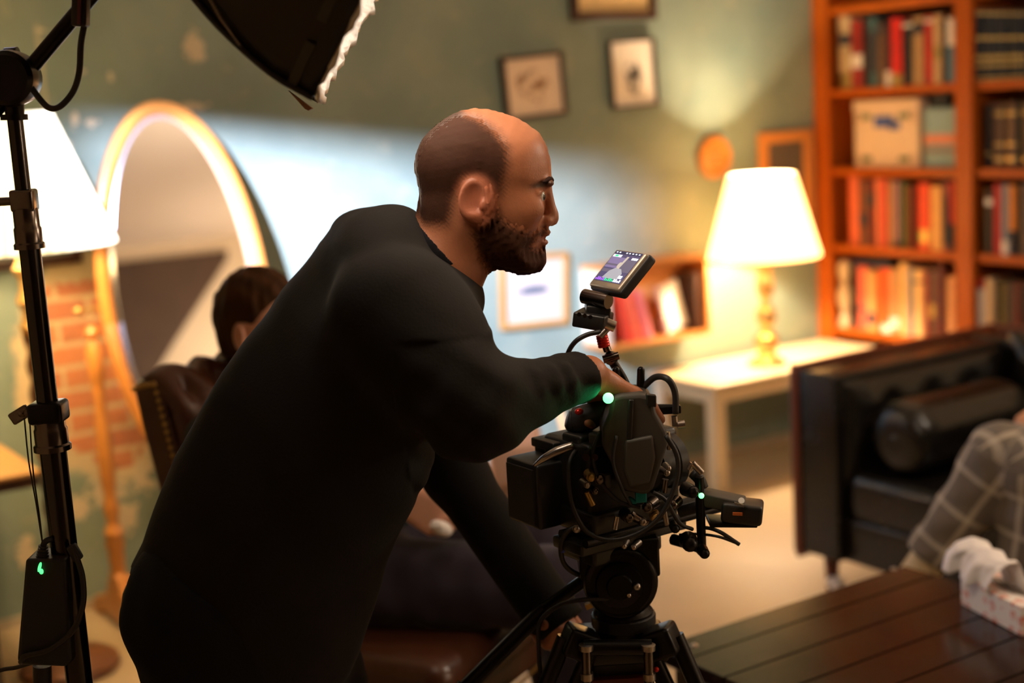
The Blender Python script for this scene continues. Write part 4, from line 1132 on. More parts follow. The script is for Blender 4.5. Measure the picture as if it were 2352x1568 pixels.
# neck
S.cone(c(1058, 530, DM), c(1000, 625, DM), .060, .066, .03); S.cone(c(1000, 625, DM), c(945, 715, DM), .062, .052, .03)
FW = np.array([cos(radians(24)), sin(radians(24)), 0])
TA, TB_ = c(575, 1360, 2.08), c(960, 590, 2.08)
ts = [-.2, 0, .25, .5, .75, .9, 1., 1.1]
tor = dict(ts=ts, of=[.004, .004, -.014, -.016, -.015, -.018, -.022, -.03], rf=[.185, .178, .174, .163, .130, .096, .066, .045], rw=[.205, .205, .19, .195, .212, .205, .15, .09])
inn = dict(tor); inn['rf'] = [q*.84 for q in tor['rf']]; inn['rw'] = [q*.84 for q in tor['rw']]
S.torso(TA, TB_, FW, k=.03, t0=-.1, t1=.86, **inn)
ARM = [c(905, 700, 1.90), c(1082, 942, 1.84), c(1350, 862, 1.98)]; ARF = [c(828, 680, 2.26), c(1040, 1085, 2.31), c(1236, 1350, 2.22)]
S.chain(ARM, [.056, .042, .029], .02); S.chain(ARF, [.056, .042, .029], .02)
hipn, hipf = c(488, 1420, 2.0), c(640, 1420, 2.16)
LEGN = [hipn, np.array([hipn[0]+.02, 1.98, .50]), np.array([hipn[0]-.03, 2.02, .09])]; LEGF = [hipf, np.array([hipf[0]+.05, 2.2, .50]), np.array([hipf[0]+.03, 2.24, .09])]
for L_ in (LEGN, LEGF):
    S.chain(L_, [.080, .056, .040], .03); S.cone(L_[2]+[0, 0, -.035], L_[2]+[.15, .04, -.055], .036, .03, .02)
# hands: near one lies over the top handle, far one grips the pan bar
dv = c(1405, 912, 2.06)-ARM[2]; hn = hand(S, ARM[2]+dv/np.linalg.norm(dv)*.012, dv, np.cross(np.cross(dv, (0, .25, 1)), dv), np.cross(dv, (0, .25, 1)), (48, 62, 40), .98)
dv2 = c(1272, 1420, 2.18)-ARF[2]; hand(S, ARF[2], dv2, (.55, -.55, .62), np.cross((.55, -.55, .62), dv2), (62, 75, 50), .88)
V, F = S.mesh()
print('operator body', len(V))


def paint(V, skin=(.42, .155, .072), dark=(.020, .009, .0055), bp=None, rp=None, U=None, zc=None, soft=.012):
    col = rgba(len(V), skin); x, z = V[:, 0], V[:, 2]
    if bp is not None:
        db = poly_sd(bp, x, z); dr = poly_sd(rp, x, z); nz = .004*np.sin(x*900)*np.sin(z*1100+V[:, 1]*700)
        kb = sm(db+nz, -.005, .010)*.9; kr = sm(dr+nz, -.014, .010)*.95; k_ = np.maximum(kb, kr)[:, None]
        head = (z > zc-.14)[:, None]
        col[:, :3] = np.where(head, col[:, :3]*(1-k_)+np.array(dark)*k_, col[:, :3])
        lip = np.exp(-(((x-U(1252, 546)[0])/.014)**2+((z-U(1252, 546)[2])/.0085)**2+((V[:, 1]-DM)/.022)**2)**2)[:, None]
        col[:, :3] = col[:, :3]*(1-lip*.7)+np.array((.36, .085, .055))*lip*.7
        brow = np.exp(-(((x-U(1248, 416)[0])/.022)**2+((z-U(1250, 417)[2]+.10*(U(1258, 416)[0]-x))/.0055)**2)**2)[:, None]*.9
        col[:, :3] = col[:, :3]*(1-brow)+np.array(dark)*brow
        ear = np.exp(-(((x-U(1096, 452)[0])/.03)**2+((z-U(1096, 452)[2])/.036)**2)**3)[:, None]*(np.abs(V[:, 1]-DM) > .068)[:, None]
        col[:, :3] = col[:, :3]*(1-ear*.95)+np.array((.46, .15, .08))*ear*.95
    return col


oper = thing('person', 'bald bearded man in a black sweatshirt leaning over the film camera to watch its monitor', 'person', K(hipn[0], 2.08, 0), -HEAD)
make_mesh('body', to_room(V), F, 'skin', oper, angle=0, attr={'Col': paint(V, bp=bp2, rp=rp2, U=U, zc=zc)})


def shellmesh(name, S0, region, tmax, edge, lo, hi, mat, parent, seed, colr, fuzz, h=.0031):
    """hair grown as a thin layer over the head surface inside an outline, thinning to nothing at its edge"""
    r, X, Y, Z = S0.sl(lo, hi); T = Field((X.ravel()[0], Y.ravel()[0], Z.ravel()[0]), (X.ravel()[-1], Y.ravel()[-1], Z.ravel()[-1]), h)
    sh = tuple(min(a, b_.stop-b_.start) for a, b_ in zip(T.d.shape, r)); d = S0.d[r][:sh[0], :sh[1], :sh[2]]
    X, Y, Z = X[:sh[0]], Y[:, :sh[1]], Z[:, :, :sh[2]]
    XX = np.broadcast_to(X[:, 0, :], (sh[0], sh[2])); ZZ = np.broadcast_to(Z[0], (sh[0], sh[2])); pd = poly_sd(region, XX, ZZ)[:, None, :]
    rg = np.random.RandomState(seed); nz = 0
    for i in range(5):
        k_ = rg.normal(size=3)*420; nz = nz+np.sin(X*k_[0]+Y*k_[1]+Z*k_[2]+i)
    t = np.clip(pd/edge, -1, 1)*tmax+fuzz*nz/3
    T.d[:] = .1; T.d[:sh[0], :sh[1], :sh[2]] = np.maximum(d-t, -(d+.006))
    T.d[[0, -1]] = .1; T.d[:, [0, -1]] = .1; T.d[:, :, [0, -1]] = .1
    V, F = T.mesh(); col = rgba(len(V), colr); col = paint(V, bp=bp2, rp=rp2, U=U, zc=zc)
    return make_mesh(name, to_room(V), F, mat, parent, angle=0, attr={'Col': col})


S.d[S.d > .09] = .09
shellmesh('beard', S, bp2, .0075, .026, [U(1080, 400)[0], DM-.09, U(1190, 650)[2]], [U(1280, 400)[0]+.01, DM+.09, U(1120, 410)[2]], 'hair', oper, 3, (.036, .0165, .010), .0022)
shellmesh('hair', S, rp2, .0013, .020, [U(940, 400)[0]-.01, DM-.09, U(1000, 515)[2]], [U(1180, 400)[0], DM+.09, U(1070, 240)[2]], 'hair', oper, 5, (.030, .014, .009), .0004)
for sy in (-1, 1):
    e = MB(); ec = to_room(np.array([[U(1232, 447)[0], DM+sy*.034, U(1232, 447)[2]]]))[0]; fw_ = RCAM@np.array([.93, sy*.30, -.12]); fw_ /= np.linalg.norm(fw_)
    e.ell(ec, .0118, basis(fw_), 20); ob = e.build('eye', 'eye', oper, angle=0)
    MB().ell(ec+fw_*.0088, (.0058, .0058, .0036), basis(fw_), 16).build('iris', 'iris', ob, angle=0)
    b = MB(); pts = [to_room(np.array([[U(px, py)[0], DM+sy*dy, U(px, py)[2]]]))[0] for px, py, dy in ((1266, 417, .012), (1265, 412, .022), (1259, 409, .034), (1245, 414, .048))]
    b.tube(pts, [.0022, .0042, .0042, .0018], 8); b.build('eyebrow', 'hair', oper, angle=0)
for ob in oper.children:
    if ob.name.startswith('eyebrow'):
        a = ob.data.color_attributes.new('Col', 'FLOAT_COLOR', 'POINT'); a.data.foreach_set('color', np.tile([.022, .011, .008, 1], len(ob.data.vertices)).astype(np.float32))

# sweatshirt
G = Field((-.68, 1.60, .62), (.22, 2.54, 1.50), .0036)
G.torso(TA, TB_, FW, k=.03, t0=-.12, t1=.95, **tor)
G.chain(ARM[:2], [.078, .064], .09); G.cone(ARM[1], c(1338, 866, 1.975), .061, .034, .03); G.chain(ARF[:2], [.075, .050], .04); G.cone(ARF[1], c(1276, 1424, 2.19), .050, .045, .03)
G.ell(c(1345, 864, 1.975), (.030, .036, .040), k=.012)
G.ell(c(872, 548, 2.08), (.060, .15, .046), k=.05); G.ell(c(1030, 690, DM), (.05, .09, .05), k=.04); G.ell(c(900, 552, DM), (.048, .12, .046), k=.03)
G.wrinkle(.0030, 22, 4); G.wrinkle(.0036, 42, 9, lo=(-.15, 1.6, .9), hi=(.22, 2.1, 1.25))
for i, (px, py, r_) in enumerate(((1130, 905, 80), (1180, 900, 74), (1222, 890, 68), (1262, 880, 62), (1296, 872, 56))):     # sleeve folds
    f_ = (px-1082)/263; dc = 1.84+.135*f_; rr_ = .062-.027*f_; G.chain([c(px-16, py-r_*.74, dc), c(px-2, py-r_*.35, dc-rr_*.8), c(px+10, py+r_*.1, dc-rr_+.003), c(px+20, py+r_*.6, dc-rr_*.6)], [.005, .008, .009, .006], .011)
G.cut(c(1337, 864, 1.975), c(1400, 842, 2.0)-c(1320, 870, 1.96), lo=c(1330, 960, 1.9)-[0, .05, 0], hi=c(1460, 760, 2.1)+[0, .02, 0])
G.cut(c(1286, 1442, 2.19), ARF[2]-ARF[1], lo=(-.05, 2.10, .64), hi=(.22, 2.5, .86))
G.cut(TA+(TB_-TA)*(-.07), TA-TB_, lo=(-.68, 1.6, .62), hi=c(870, 1100, 2.5)+[0, .05, 0])
G.cone(c(1127, 473, DM), c(1014, 579, DM), .060, .0620, .006, sub=True)      # neck opening
V, F = G.mesh(); make_mesh('sweatshirt', to_room(V), F, 'sweater', oper, angle=0)
if False:
    W3 = to_room(V)-CAM; zd = W3@RF; pxs = 1176+FPX*(W3@RX)/zd; pys = 784-FPX*(W3@RU)/zd
    for yy in range(480, 1450, 60):
        mk = np.abs(pys-yy) < 4
        if mk.any(): print('row', yy, 'x', int(pxs[mk].min()), int(pxs[mk].max()))
    for xx in range(760, 1400, 60):
        mk = np.abs(pxs-xx) < 4
        if mk.any(): print('col', xx, 'y', int(pys[mk].min()), int(pys[mk].max()))
# rib of the cuff picks up green from the rig's lamp by light alone
C_ = Field((-.16, 1.9, 1.22), (.04, 2.25, 1.44), .0026)
ax = c(1091, 507, DM), c(985, 606, DM)
C_.cone(ax[0], ax[1], .064, .072, .004); C_.cone(ax[0], ax[1], .0595, .0675, .002, sub=True)
C_.cut(c(1023, 570, DM), ax[0]-ax[1]); C_.cut(c(992, 599, DM), ax[1]-ax[0])
C_.ell(c(1084, 664, DM-.015), (.011, .03, .015), rot('y', .5), k=.012)
V, F = C_.mesh(); make_mesh('collar', to_room(V), F, 'collar', oper, angle=0)
# trousers and shoes
G = Field((-.68, 1.70, .02), (-.08, 2.5, 1.0), .0055)
t2 = dict(tor); t2['rf'] = [q*.95 for q in tor['rf']]; t2['rw'] = [q*.97 for q in tor['rw']]
G.torso(TA, TB_, FW, k=.03, t0=-.15, t1=.06, **t2)
for L_ in (LEGN, LEGF): G.chain(L_, [.118, .092, .066], .05)
G.wrinkle(.004, 20, 2); G.cut((0, 0, .045), (0, 0, -1)); G.cut(TA+(TB_-TA)*.06, TB_-TA)
V, F = G.mesh(); make_mesh('trousers', to_room(V), F, 'trousers', oper, angle=0)
for L_ in (LEGN, LEGF):
    b = Field(np.minimum(L_[2], L_[2]+[.25, .1, 0])-[.1, .08, .1], np.maximum(L_[2], L_[2]+[.22, .09, 0])+[.05, .06, .04], .006)
    b.chain([L_[2]+[-.03, 0, -.045], L_[2]+[.06, .015, -.045], L_[2]+[.17, .045, -.05]], [.044, .042, .038], .02); b.cut((0, 0, .0), (0, 0, -1)); b.d[:, :, 0] = .1
    V, F = b.mesh(); V[:, 2] = np.maximum(V[:, 2], .001); make_mesh('shoe', to_room(V), F, 'shoe', oper, angle=0)
p = to_room(np.array([c(402, 1335, 1.90)]))[0]
TAGP = p

# ---- seated person in the armchair, seen from behind, and the one on the sofa: both in room axes


def seated(name_label, root, hx, pelvis, chest, neck, headc, fwd, arms, legs, body_mats, bbox, h, up=(0, 0, 1), hands=None, hfwd=None, hair_col=(.06, .028, .012), sleeve=None, ankle_cut=.10, skin=(.52, .24, .13), limb=False):
    o = thing('person', name_label, 'person', root)
    fw_ = np.array(fwd, float); sdv = np.cross((0, 0, 1), fw_); R_ = np.stack([fw_, sdv, (0, 0, 1.)], 1)
    hf = fw_ if hfwd is None else np.array(hfwd, float); RH = np.stack([hf, np.cross((0, 0, 1), hf), (0, 0, 1.)], 1)
    S = Field(*bbox, h); A, B = np.array(pelvis), np.array(neck); hc = np.array(headc)
    ts = [-.15, 0, .3, .6, .85, 1.]; dd = dict(ts=ts, of=[0, 0, .0, .01, .0, -.01], rf=[.10, .115, .11, .12, .095, .06], rw=[.15, .165, .145, .165, .165, .075])
    S.torso(A, B, fw_, k=.03, t0=-.1, t1=1.0, **dd)
    S.cone(B-[0, 0, .02], hc+RH@np.array([-.02, 0, -.06]), .056, .052, .03)
    S.ell(hc+RH@np.array([-.008, 0, .022]), (.098, .076, .098), RH, k=.02); S.ell(hc+RH@np.array([.028, 0, -.045]), (.062, .056, .075), RH, k=.03); S.ell(hc+RH@np.array([.06, 0, -.09]), (.028, .03, .026), RH, k=.03)
    S.cone(hc+RH@np.array([.088, 0, .01]), hc+RH@np.array([.108, 0, -.03]), .009, .012, .01)
    for sy in (-1, 1):
        S.ell(hc+RH@np.array([.085, sy*.031, .005]), (.014, .016, .010), RH, k=.01, sub=True)
        S.ell(hc+RH@np.array([-.005, sy*.078, -.012]), (.024, .010, .032), RH@rot('z', sy*.5), k=.006); S.ell(hc+RH@np.array([-.0, sy*.089, -.010]), (.013, .008, .02), RH@rot('z', sy*.5), k=.004, sub=True)
    S.ell(hc+RH@np.array([.092, 0, -.06]), (.010, .022, .006), RH, k=.006); S.ell(hc+RH@np.array([.090, 0, -.074]), (.010, .02, .007), RH, k=.006)
    for a in arms: S.chain(a, [.050, .038, .027], .02)
    for hd in hands or []: hand(S, *hd)
    for l in legs:
        S.chain(l[:3], [.080, .055, .038], .03); ft = l[3]; S.cone(l[2]+np.array([0, 0, -.03]), ft, .036, .028, .02)
    V, F = S.mesh(); col = rgba(len(V), skin); q = (V-hc)@RH
    make_mesh('body', V, F, 'skin', o, angle=0, attr={'Col': col})
    # hair cap
    Hh = Field(hc-.17, hc+.17, h); Hh.ell(hc+RH@np.array([-.014, 0, .027]), (.104, .085, .105), RH, k=.01); Hh.ell(hc+RH@np.array([-.055, 0, -.03]), (.052, .062, .06), RH, k=.03)
    Hh.wrinkle(.0026, 95, 3, stretch=(1, 1, .3)); Hh.cut(hc+RH@np.array([.055, 0, .045]), RH@np.array([.75, 0, -.62])); Hh.cut(hc+RH@np.array([0, 0, -.085]), RH@np.array([.25, 0, -1]))
    for sy in (-1, 1): Hh.ell(hc+RH@np.array([.012, sy*.085, -.02]), (.034, .028, .042), RH, k=.01, sub=True)
    Vh, Fh = Hh.mesh(); nn = np.sin((Vh@RH)[:, 1]*160+Vh[:, 2]*40)*.5+.5; cc = rgba(len(Vh), hair_col); cc[:, :3] *= (.65+.7*nn)[:, None]
    make_mesh('hair', Vh, Fh, 'hair', o, angle=0, attr={'Col': cc})
    # shirt
    G = Field(*bbox, h*1.15); d2 = dict(dd); d2['rf'] = [q*1.12+.008 for q in dd['rf']]; d2['rw'] = [q*1.10+.008 for q in dd['rw']]
    G.torso(A, B, fw_, k=.03, t0=-.05, t1=.99, **d2)
    for a in arms: G.chain(a, [.068, .054, .043], .03)
    G.wrinkle(.003, 30, 6)
    for a in arms:
        dq = a[2]-a[1]; dq /= np.linalg.norm(dq); e = a[2]-dq*.02; G.cut(e, dq, lo=e-.075, hi=e+.075)
    G.cone(hc-[0, 0, .02], B+[0, 0, .0], .05, .062, .004, sub=True)
    Vs, Fs = G.mesh(); make_mesh('shirt', Vs, Fs, body_mats[0], o, angle=0)
    # trousers
    G = Field(*bbox, h*1.15)
    G.torso(A, B, fw_, k=.03, t0=-.12, t1=.12, **d2)
    for l in legs: G.chain(l[:3], [.108, .080, .062], .045)
    G.wrinkle(.0042, 26, 8)
    for l in legs:
        dq = l[2]-l[1]; dq = dq/np.linalg.norm(dq); e = l[2]-dq*ankle_cut; G.cut(e, dq, lo=e-.10, hi=np.maximum(e, l[2])+.13)
    Vt, Ft = G.mesh(); at = None
    if limb:
        at = np.zeros((len(Vt), 3)); bd = np.full(len(Vt), 9.)
        for l in legs:
            acc = 0
            for i in range(2):
                a, b_ = l[i], l[i+1]; ba = b_-a; L = np.linalg.norm(ba); t = np.clip(((Vt-a)@ba)/L**2, 0, 1); r = Vt-a-t[:, None]*ba; d = np.linalg.norm(r, axis=1)
                B_ = basis(ba, (.3, .2, 1)); an = np.arctan2(r@B_[:, 1], r@B_[:, 0]); mk = d < bd; bd[mk] = d[mk]; at[mk, 0] = (acc+((Vt-a)@ba)/L)[mk]; at[mk, 1] = an[mk]*.085; acc += L
    make_mesh('trousers', Vt, Ft, body_mats[1], o, angle=0, attr={'limb': at} if limb else None)
    for l in legs:
        ft = l[3]; dq = ft-l[2]; dq[2] = 0; dq = dq/np.linalg.norm(dq); lo_ = np.minimum(l[2], ft)-.12; hi_ = np.maximum(l[2], ft)+.12
        b = Field(lo_, hi_, .007); a0 = l[2]*[1, 1, 0]+[0, 0, max(.045, ft[2])]
        b.chain([a0-dq*.03, a0+dq*.08, a0+dq*.17], [.045, .044, .038], .02); b.cut(a0-[0, 0, .04], (0, 0, -1)); Vq, Fq = b.mesh(); Vq[:, 2] = np.maximum(Vq[:, 2], .001); make_mesh('shoe', Vq, Fq, 'shoe', o, angle=0)
    for l in legs:
        dq = l[2]-l[1]; dq = dq/np.linalg.norm(dq); MB().tube([l[2]-dq*(ankle_cut+.05), l[2]-dq*.03, l[2]+dq*.03], [.047, .046, .045], 18).build('sock', body_mats[2], o)
    return o


M['sock'] = pm('cream_sock', (.62, .48, .28), .9, var=.1, scale=60, bump=.3, bscale=300)
hd_ = P(606, 748, D=3.05)
hw = P(918, 1140, D=2.84); hk = P(985, 1172, D=2.80); df = hk-hw
pel = NB+CHF*.17+CHW*.27+np.array([0, 0, .565]); nk = hd_-CHF*.01+np.array([0, 0, -.165])
kn = P(1300, 1350, D=2.78); kf = P(1240, 1258, D=3.05); nside = -CHW
armn = [nk+nside*.17+[0, 0, -.05], nk+nside*.22+CHF*.06+[0, 0, -.30], hw]; hw2 = hw+CHW*.14+CHF*.02; armf = [nk-nside*.17+[0, 0, -.05], nk-nside*.22+CHF*.06+[0, 0, -.30], hw2]
hip1, hip2 = pel+nside*.09+[0, 0, -.01], pel-nside*.09+[0, 0, -.01]
print('seated', pel, nk, hd_, hw, kn, kf)
allp = np.array([pel, nk, hd_, hw, hw2, kn, kf]+armn+armf)
seat_o = seated('short haired person in dark clothes seated in the tufted armchair, seen from behind', tuple(pel*[1, 1, 0]), 0, pel, None, nk, hd_, CHF, [armn, armf],
       [[hip1, kn, np.array([kn[0], kn[1], .10])+CHF*.06, np.array([kn[0], kn[1], .045])+CHF*.19], [hip2, kf, np.array([kf[0], kf[1], .10])+CHF*.06, np.array([kf[0], kf[1], .045])+CHF*.19]],
       ('darkteal', 'navy', 'ink'), (np.r_[(allp.min(0)-.28)[:2], -.01], np.r_[(allp.max(0)+.32)[:2], hd_[2]+.16]), .0048, hands=[(hw, df, -HDIR*.9+np.array([0, 0, .3])-RDIR*.05, np.array([0, 0, 1.])+RDIR*.4, (58, 66, 44), 1.18), (hw2, df, -HDIR*.2+np.array([0, 0, 1.]), -HDIR, (50, 60, 40), 1.0)], skin=(.86, .47, .33), hfwd=CHF)
q = P(1016, 1214, D=2.76)
o = MB().ell(q, (.022, .016, .016), RCAM@rot('y', .5), 12).ell(q+[-.012, 0, .01], (.016, .012, .012), RCAM, 8).build('crumpled_tissue', 'tissue'); tag(o, 'white tissue held in the hand of the person seated in the armchair', 'tissue')


def plaid():
    t = NT('grey_windowpane_plaid'); a = t.n('ShaderNodeAttribute', attribute_name='limb'); x = t.xyz(a.outputs['Vector'])
    l1 = t.math('FRACT', t.math('ADD', t.math('DIVIDE', x[0], .098), .32)); l2 = t.math('FRACT', t.math('ADD', t.math('DIVIDE', x[1], .118), .02))
    k1 = t.step(t.math('ABSOLUTE', t.math('SUBTRACT', l1, .5)), .085, .045); k2 = t.step(t.math('ABSOLUTE', t.math('SUBTRACT', l2, .5)), .085, .045)
    col = t.mix(t.noise(240, 2), (.105, .083, .064), (.165, .135, .105)); col = t.mix(t.math('MULTIPLY', k1, .55), col, (.50, .43, .33)); col = t.mix(t.math('MULTIPLY', k2, .6), col, (.54, .46, .35))
    t.set(col=col, rough=.9, sheen=.1); t.bump(t.noise(25, 3), .4, .006); return t.m


M['plaid'] = plaid(); M['dkshirt'] = cloth('charcoal_shirt', (.03, .028, .028))
kn3 = P(2300, 1052, X=-1.74); an3 = P(2128, 1292, X=-1.86); dl = an3-kn3; an3 = an3+dl/np.linalg.norm(dl)*.10
k2 = P(2395, 1075, X=-1.72); a2 = P(2322, 1310, X=-1.76); a2 = np.array([a2[0], a2[1], .10])
an3[2] = max(an3[2], .08)
pel3 = np.array([-1.22, kn3[1]-.20, .52]); nk3 = pel3+[.10, 0, .50]; hd3 = nk3+[-.03, 0, .16]
hp1, hp2_ = pel3+[0, .09, 0], pel3+[0, -.09, 0]
print('sofa person', kn3, an3, k2, a2, pel3)
w1_ = kn3+np.array([.16, -.02, .11]); w2_ = k2+np.array([.12, 0, .12])
sofa_p = seated('seated person in grey plaid trousers and cream socks on the black sofa', tuple(pel3*[1, 1, 0]), 0, pel3, None, nk3, hd3, (-1, 0, 0),
       [[nk3+[0, .17, -.05], nk3+[-.10, .24, -.28], w1_], [nk3+[0, -.17, -.05], nk3+[-.10, -.24, -.28], w2_]],
       [[hp1, kn3, an3, an3+np.array([-.16, .0, -.04])], [hp2_, k2, a2, a2+np.array([-.16, 0, -.055])]], ('dkshirt', 'plaid', 'sock'),
       (np.minimum(np.minimum(pel3, an3), a2)-[.35, .40, .6], np.maximum(hd3, kn3)+[.30, .55, .16]), .0055, hands=[(w1_, (-1, .05, -.45), (-.4, 0, 1), (0, -1, 0), (15, 25, 20)), (w2_, (-1, -.05, -.45), (-.4, 0, 1), (0, 1, 0), (15, 25, 20))], limb=True, ankle_cut=.115)

# ------------------------------------------------------------------ film camera rig
DR = 2.06
r = lambda px, py, D=DR: P(px, py, D=D)
PX = DR/FPX      # metres per pixel at the rig
RR = np.eye(3)   # the rig points along the room's X axis, at the sofa
rig = thing('film_camera', 'black film camera rig with monitor, cables and green lights on the tripod', 'film camera', r(1410, 1225))
up = np.array([0, 0, 1.]); RU_ = RU
# rear battery housing at the left
b = MB(); cb = r(1262, 1118, 2.10)
b.rbox(cb, (.100, .085, .100), .006, RR); b.box(cb+[.04, 0, .053], (.075, .075, .012), RR); b.build('battery_housing', 'black', rig)
b = MB(); b.box(cb+[-.0515, 0, 0], (.004, .070, .085), RR); b.build('battery_plate', 'rubber', rig)
MB().rbox(r(1288, 1012, 2.10), (.07, .06, .014), .003, RR).build('top_plate', 'black', rig)
b = MB(); b.tube([r(1226, 1070, 2.03), r(1250, 1052, 2.03), r(1280, 1036, 2.03), r(1318, 1022, 2.03)], [.0022, .0055, .0068, .006], 10); b.build('grip_rail', 'steel', rig, angle=0)
b = MB()
for x in (1345, 1365): b.cyl(r(x, 1048, 2.0), r(x+1, 1050, 1.985), .005)
b.build('socket_row', 'chrome', rig)
# body
MB().rbox(r(1405, 1085, 2.10), (.17, .12, .135), .010, RR).build('camera_body', 'black', rig)
MB().rbox(r(1345, 1012, 2.06), (.055, .05, .03), .006, RR).build('viewfinder_bracket', 'black', rig)
b = MB(); b.rbox(r(1372, 1008, 2.02), (.02, .02, .02), .004, RR); b.build('bracket_clamp', 'greyplastic', rig)
# soft grey pack on the near side
def slab(pts, D, th, name, mat, par, bev=.004, m2=None):
    n_ = -HDIR*th; q = [r(x, y, D) for x, y in pts]; b = MB(); b.prism(q, -n_); return b.build(name, mat, par, bevel=bev, seg=3)
pk = slab([(1404, 912), (1428, 906), (1472, 904), (1500, 912), (1508, 950), (1532, 990), (1536, 1020), (1500, 1128), (1482, 1138), (1430, 1128), (1412, 1080), (1386, 1030), (1384, 985), (1398, 950)], 1.97, .075, 'accessory_pack', 'greyplastic', rig, .007)
slab([(1436, 1012), (1500, 1000), (1506, 1052), (1492, 1112), (1446, 1120), (1432, 1080)], 1.962, .010, 'pack_pocket', 'greyplastic', pk, .004)
slab([(1444, 918), (1456, 918), (1452, 1010), (1440, 1010)], 1.964, .007, 'pack_strap', 'black', pk, .002)
slab([(1484, 905), (1508, 908), (1508, 936), (1486, 932)], 1.965, .010, 'pack_latch', 'black', pk, .002)
# handle and posts
b = MB(); b.tube([r(1302, 962, 2.07), r(1320, 966, 2.07), r(1350, 958, 2.06), r(1385, 942, 2.05), r(1412, 935, 2.05)], [.012, .021, .021, .017, .016], 14); b.build('top_handle', 'rubber', rig, angle=0)
b = MB(); b.ell(r(1330, 945, 2.035), (.007, .006, .005)); b.build('record_button', 'red', rig)
for x0, x1 in ((1417, 1415), (1471, 1472)):
    b = MB(); b.cyl(r(x0, 912, 2.03), r(x1, 850, 2.03), .0063, .0056); b.ell(r(x1, 850, 2.03), .0057); b.build('mounting_post', 'blackmetal', rig)
# articulating arm and monitor
b = MB(); b.tube([r(1446, 905, 2.06), r(1432, 872, 2.06), r(1414, 842, 2.06), r(1404, 826, 2.06)], .0068, 12); b.build('arm', 'blackmetal', rig, angle=0)
b = MB(); b.ell(r(1403, 822, 2.06), .0108, n=20); b.cyl(r(1396, 806, 2.06), r(1390, 790, 2.06), .006); b.cyl(r(1385, 826, 2.05), r(1421, 816, 2.05), .006); b.build('ball_joint', 'chrome', rig)
ob = MB(); 
ob.lathe(r(1388, 796, 2.06), [(.0, 0), (.0085, 0), (.0092, .002), (.0085, .004), (.0092, .006), (.0085, .008), (.0092, .010), (.0085, .012), (.0092, .014), (.0085, .016), (.0090, .018), (0, .019)], 20, basis(r(1380, 762, 2.06)-r(1388, 796, 2.06))); ob.build('red_collar', 'red', rig)
# monitor (own axes): long edge, short edge, normal
mA, mB, mC, mD = r(1416, 571, 2.095), r(1485, 581, 2.005), r(1420, 666, 1.985), r(1350, 653, 2.075)
ctr = (mA+mB+mC+mD)/4; e1 = (mB+mC-mA-mD); e1 /= np.linalg.norm(e1); e2 = (mA+mB-mC-mD); e2 -= e1*(e2@e1); e2 /= np.linalg.norm(e2); e3 = np.cross(e1, e2)
if e3@(CAM-ctr) < 0: e3 = -e3
mw, mh = np.linalg.norm(mB-mA), np.linalg.norm(mA-mD); RMo = np.stack([e1, e2, e3], 1)
print('monitor', mw, mh)
mon = MB(); mon.rbox(ctr-e3*.0085, (mw, mh, .017), .004, RMo); mon = mon.build('monitor', pm('champagne_metal', (.36, .30, .24), .35, .5), rig)
MB().rbox(ctr-e3*.012, (mw+.004, mh+.004, .016), .005, RMo).build('monitor_back', 'rubber', rig)
t = NT('screen_image'); t.set(col=(0, 0, 0), em=(.10, .085, .20), es=.9, rough=.2); M['scr0'] = t.m
for nm, col, s in (('scr1', (.30, .22, .42), .9), ('scr2', (.55, .52, .56), .9), ('scr3', (.95, .95, 1), 1.6), ('scr4', (.05, .9, .35), 1.1), ('scr5', (.75, .62, .50), .95), ('scr6', (.45, .15, .95), 1.2), ('scr7', (.03, .03, .10), .8), ('scr8', (.20, .16, .24), .8)): M[nm] = emis(nm.replace('scr', 'screen_tone_'), col, s, (0, 0, 0))
SQ = lambda a, h, k_=0: ctr+e1*(a-.5)*mw*.86+e2*((h-.5)*mh*.80+mh*.05)+e3*(.0006+k_*.00012)
d = MB(); rect = lambda a0, h0, a1, h1, m_, k_: d.add([SQ(a0, h0, k_), SQ(a1, h0, k_), SQ(a1, h1, k_), SQ(a0, h1, k_)], [(0, 1, 2, 3)], m_)
rect(0, 0, 1, 1, 0, 0); rect(0, .9, 1, 1, 7, 1); rect(0, .45, .55, .8, 1, 1); rect(.0, .52, .5, .58, 8, 2); rect(0, .30, .5, .4, 8, 1); rect(.6, .35, 1, .75, 8, 1)
d.add([SQ(.22, .10, 3), SQ(.80, .10, 3), SQ(.82, .30, 3), SQ(.68, .44, 3), (SQ(.45, .46, 3)), SQ(.30, .34, 3)], [(0, 1, 2, 3, 4, 5)], 2)
d.add([SQ(.50+.06*cos(a), .55+.10*sin(a), 4) for a in np.linspace(0, 2*pi, 14, endpoint=False)], [tuple(range(14))], 5)
d.add([SQ(.50, .44, 4), SQ(.58, .44, 4), SQ(.64, .84, 4), SQ(.56, .84, 4)], [(0, 1, 2, 3)], 5)
rect(.02, .80, .34, .88, 3, 2); rect(.76, .76, .98, .83, 3, 2); rect(.10, .81, .22, .87, 4, 3)
for i, a in enumerate((.05, .16, .42, .53, .65, .77, .89)): rect(a, .935, a+.055, .97, 3, 3)
for i in range(14):
    a = .03+i*.068; hh = .05+.05*abs(sin(i*2.1)); rect(a, .02, a+.05, .02+hh, 6 if i < 5 else (4 if i < 10 else 3), 5)
rect(.78, .14, .92, .24, 3, 4)
d.build('display', ['scr0', 'scr1', 'scr2', 'scr3', 'scr4', 'scr5', 'scr6', 'scr7', 'scr8'], mon, smooth=False)
b = MB(); b.cyl(r(1342, 680, 2.05), r(1398, 692, 2.02), .011); b.build('hinge', 'chrome', rig)
b = MB(); b.rbox(r(1372, 712, 2.05), (.036, .045, .016), .003, RCAM@rot('y', radians(10))); b.build('hinge_base', 'black', rig)
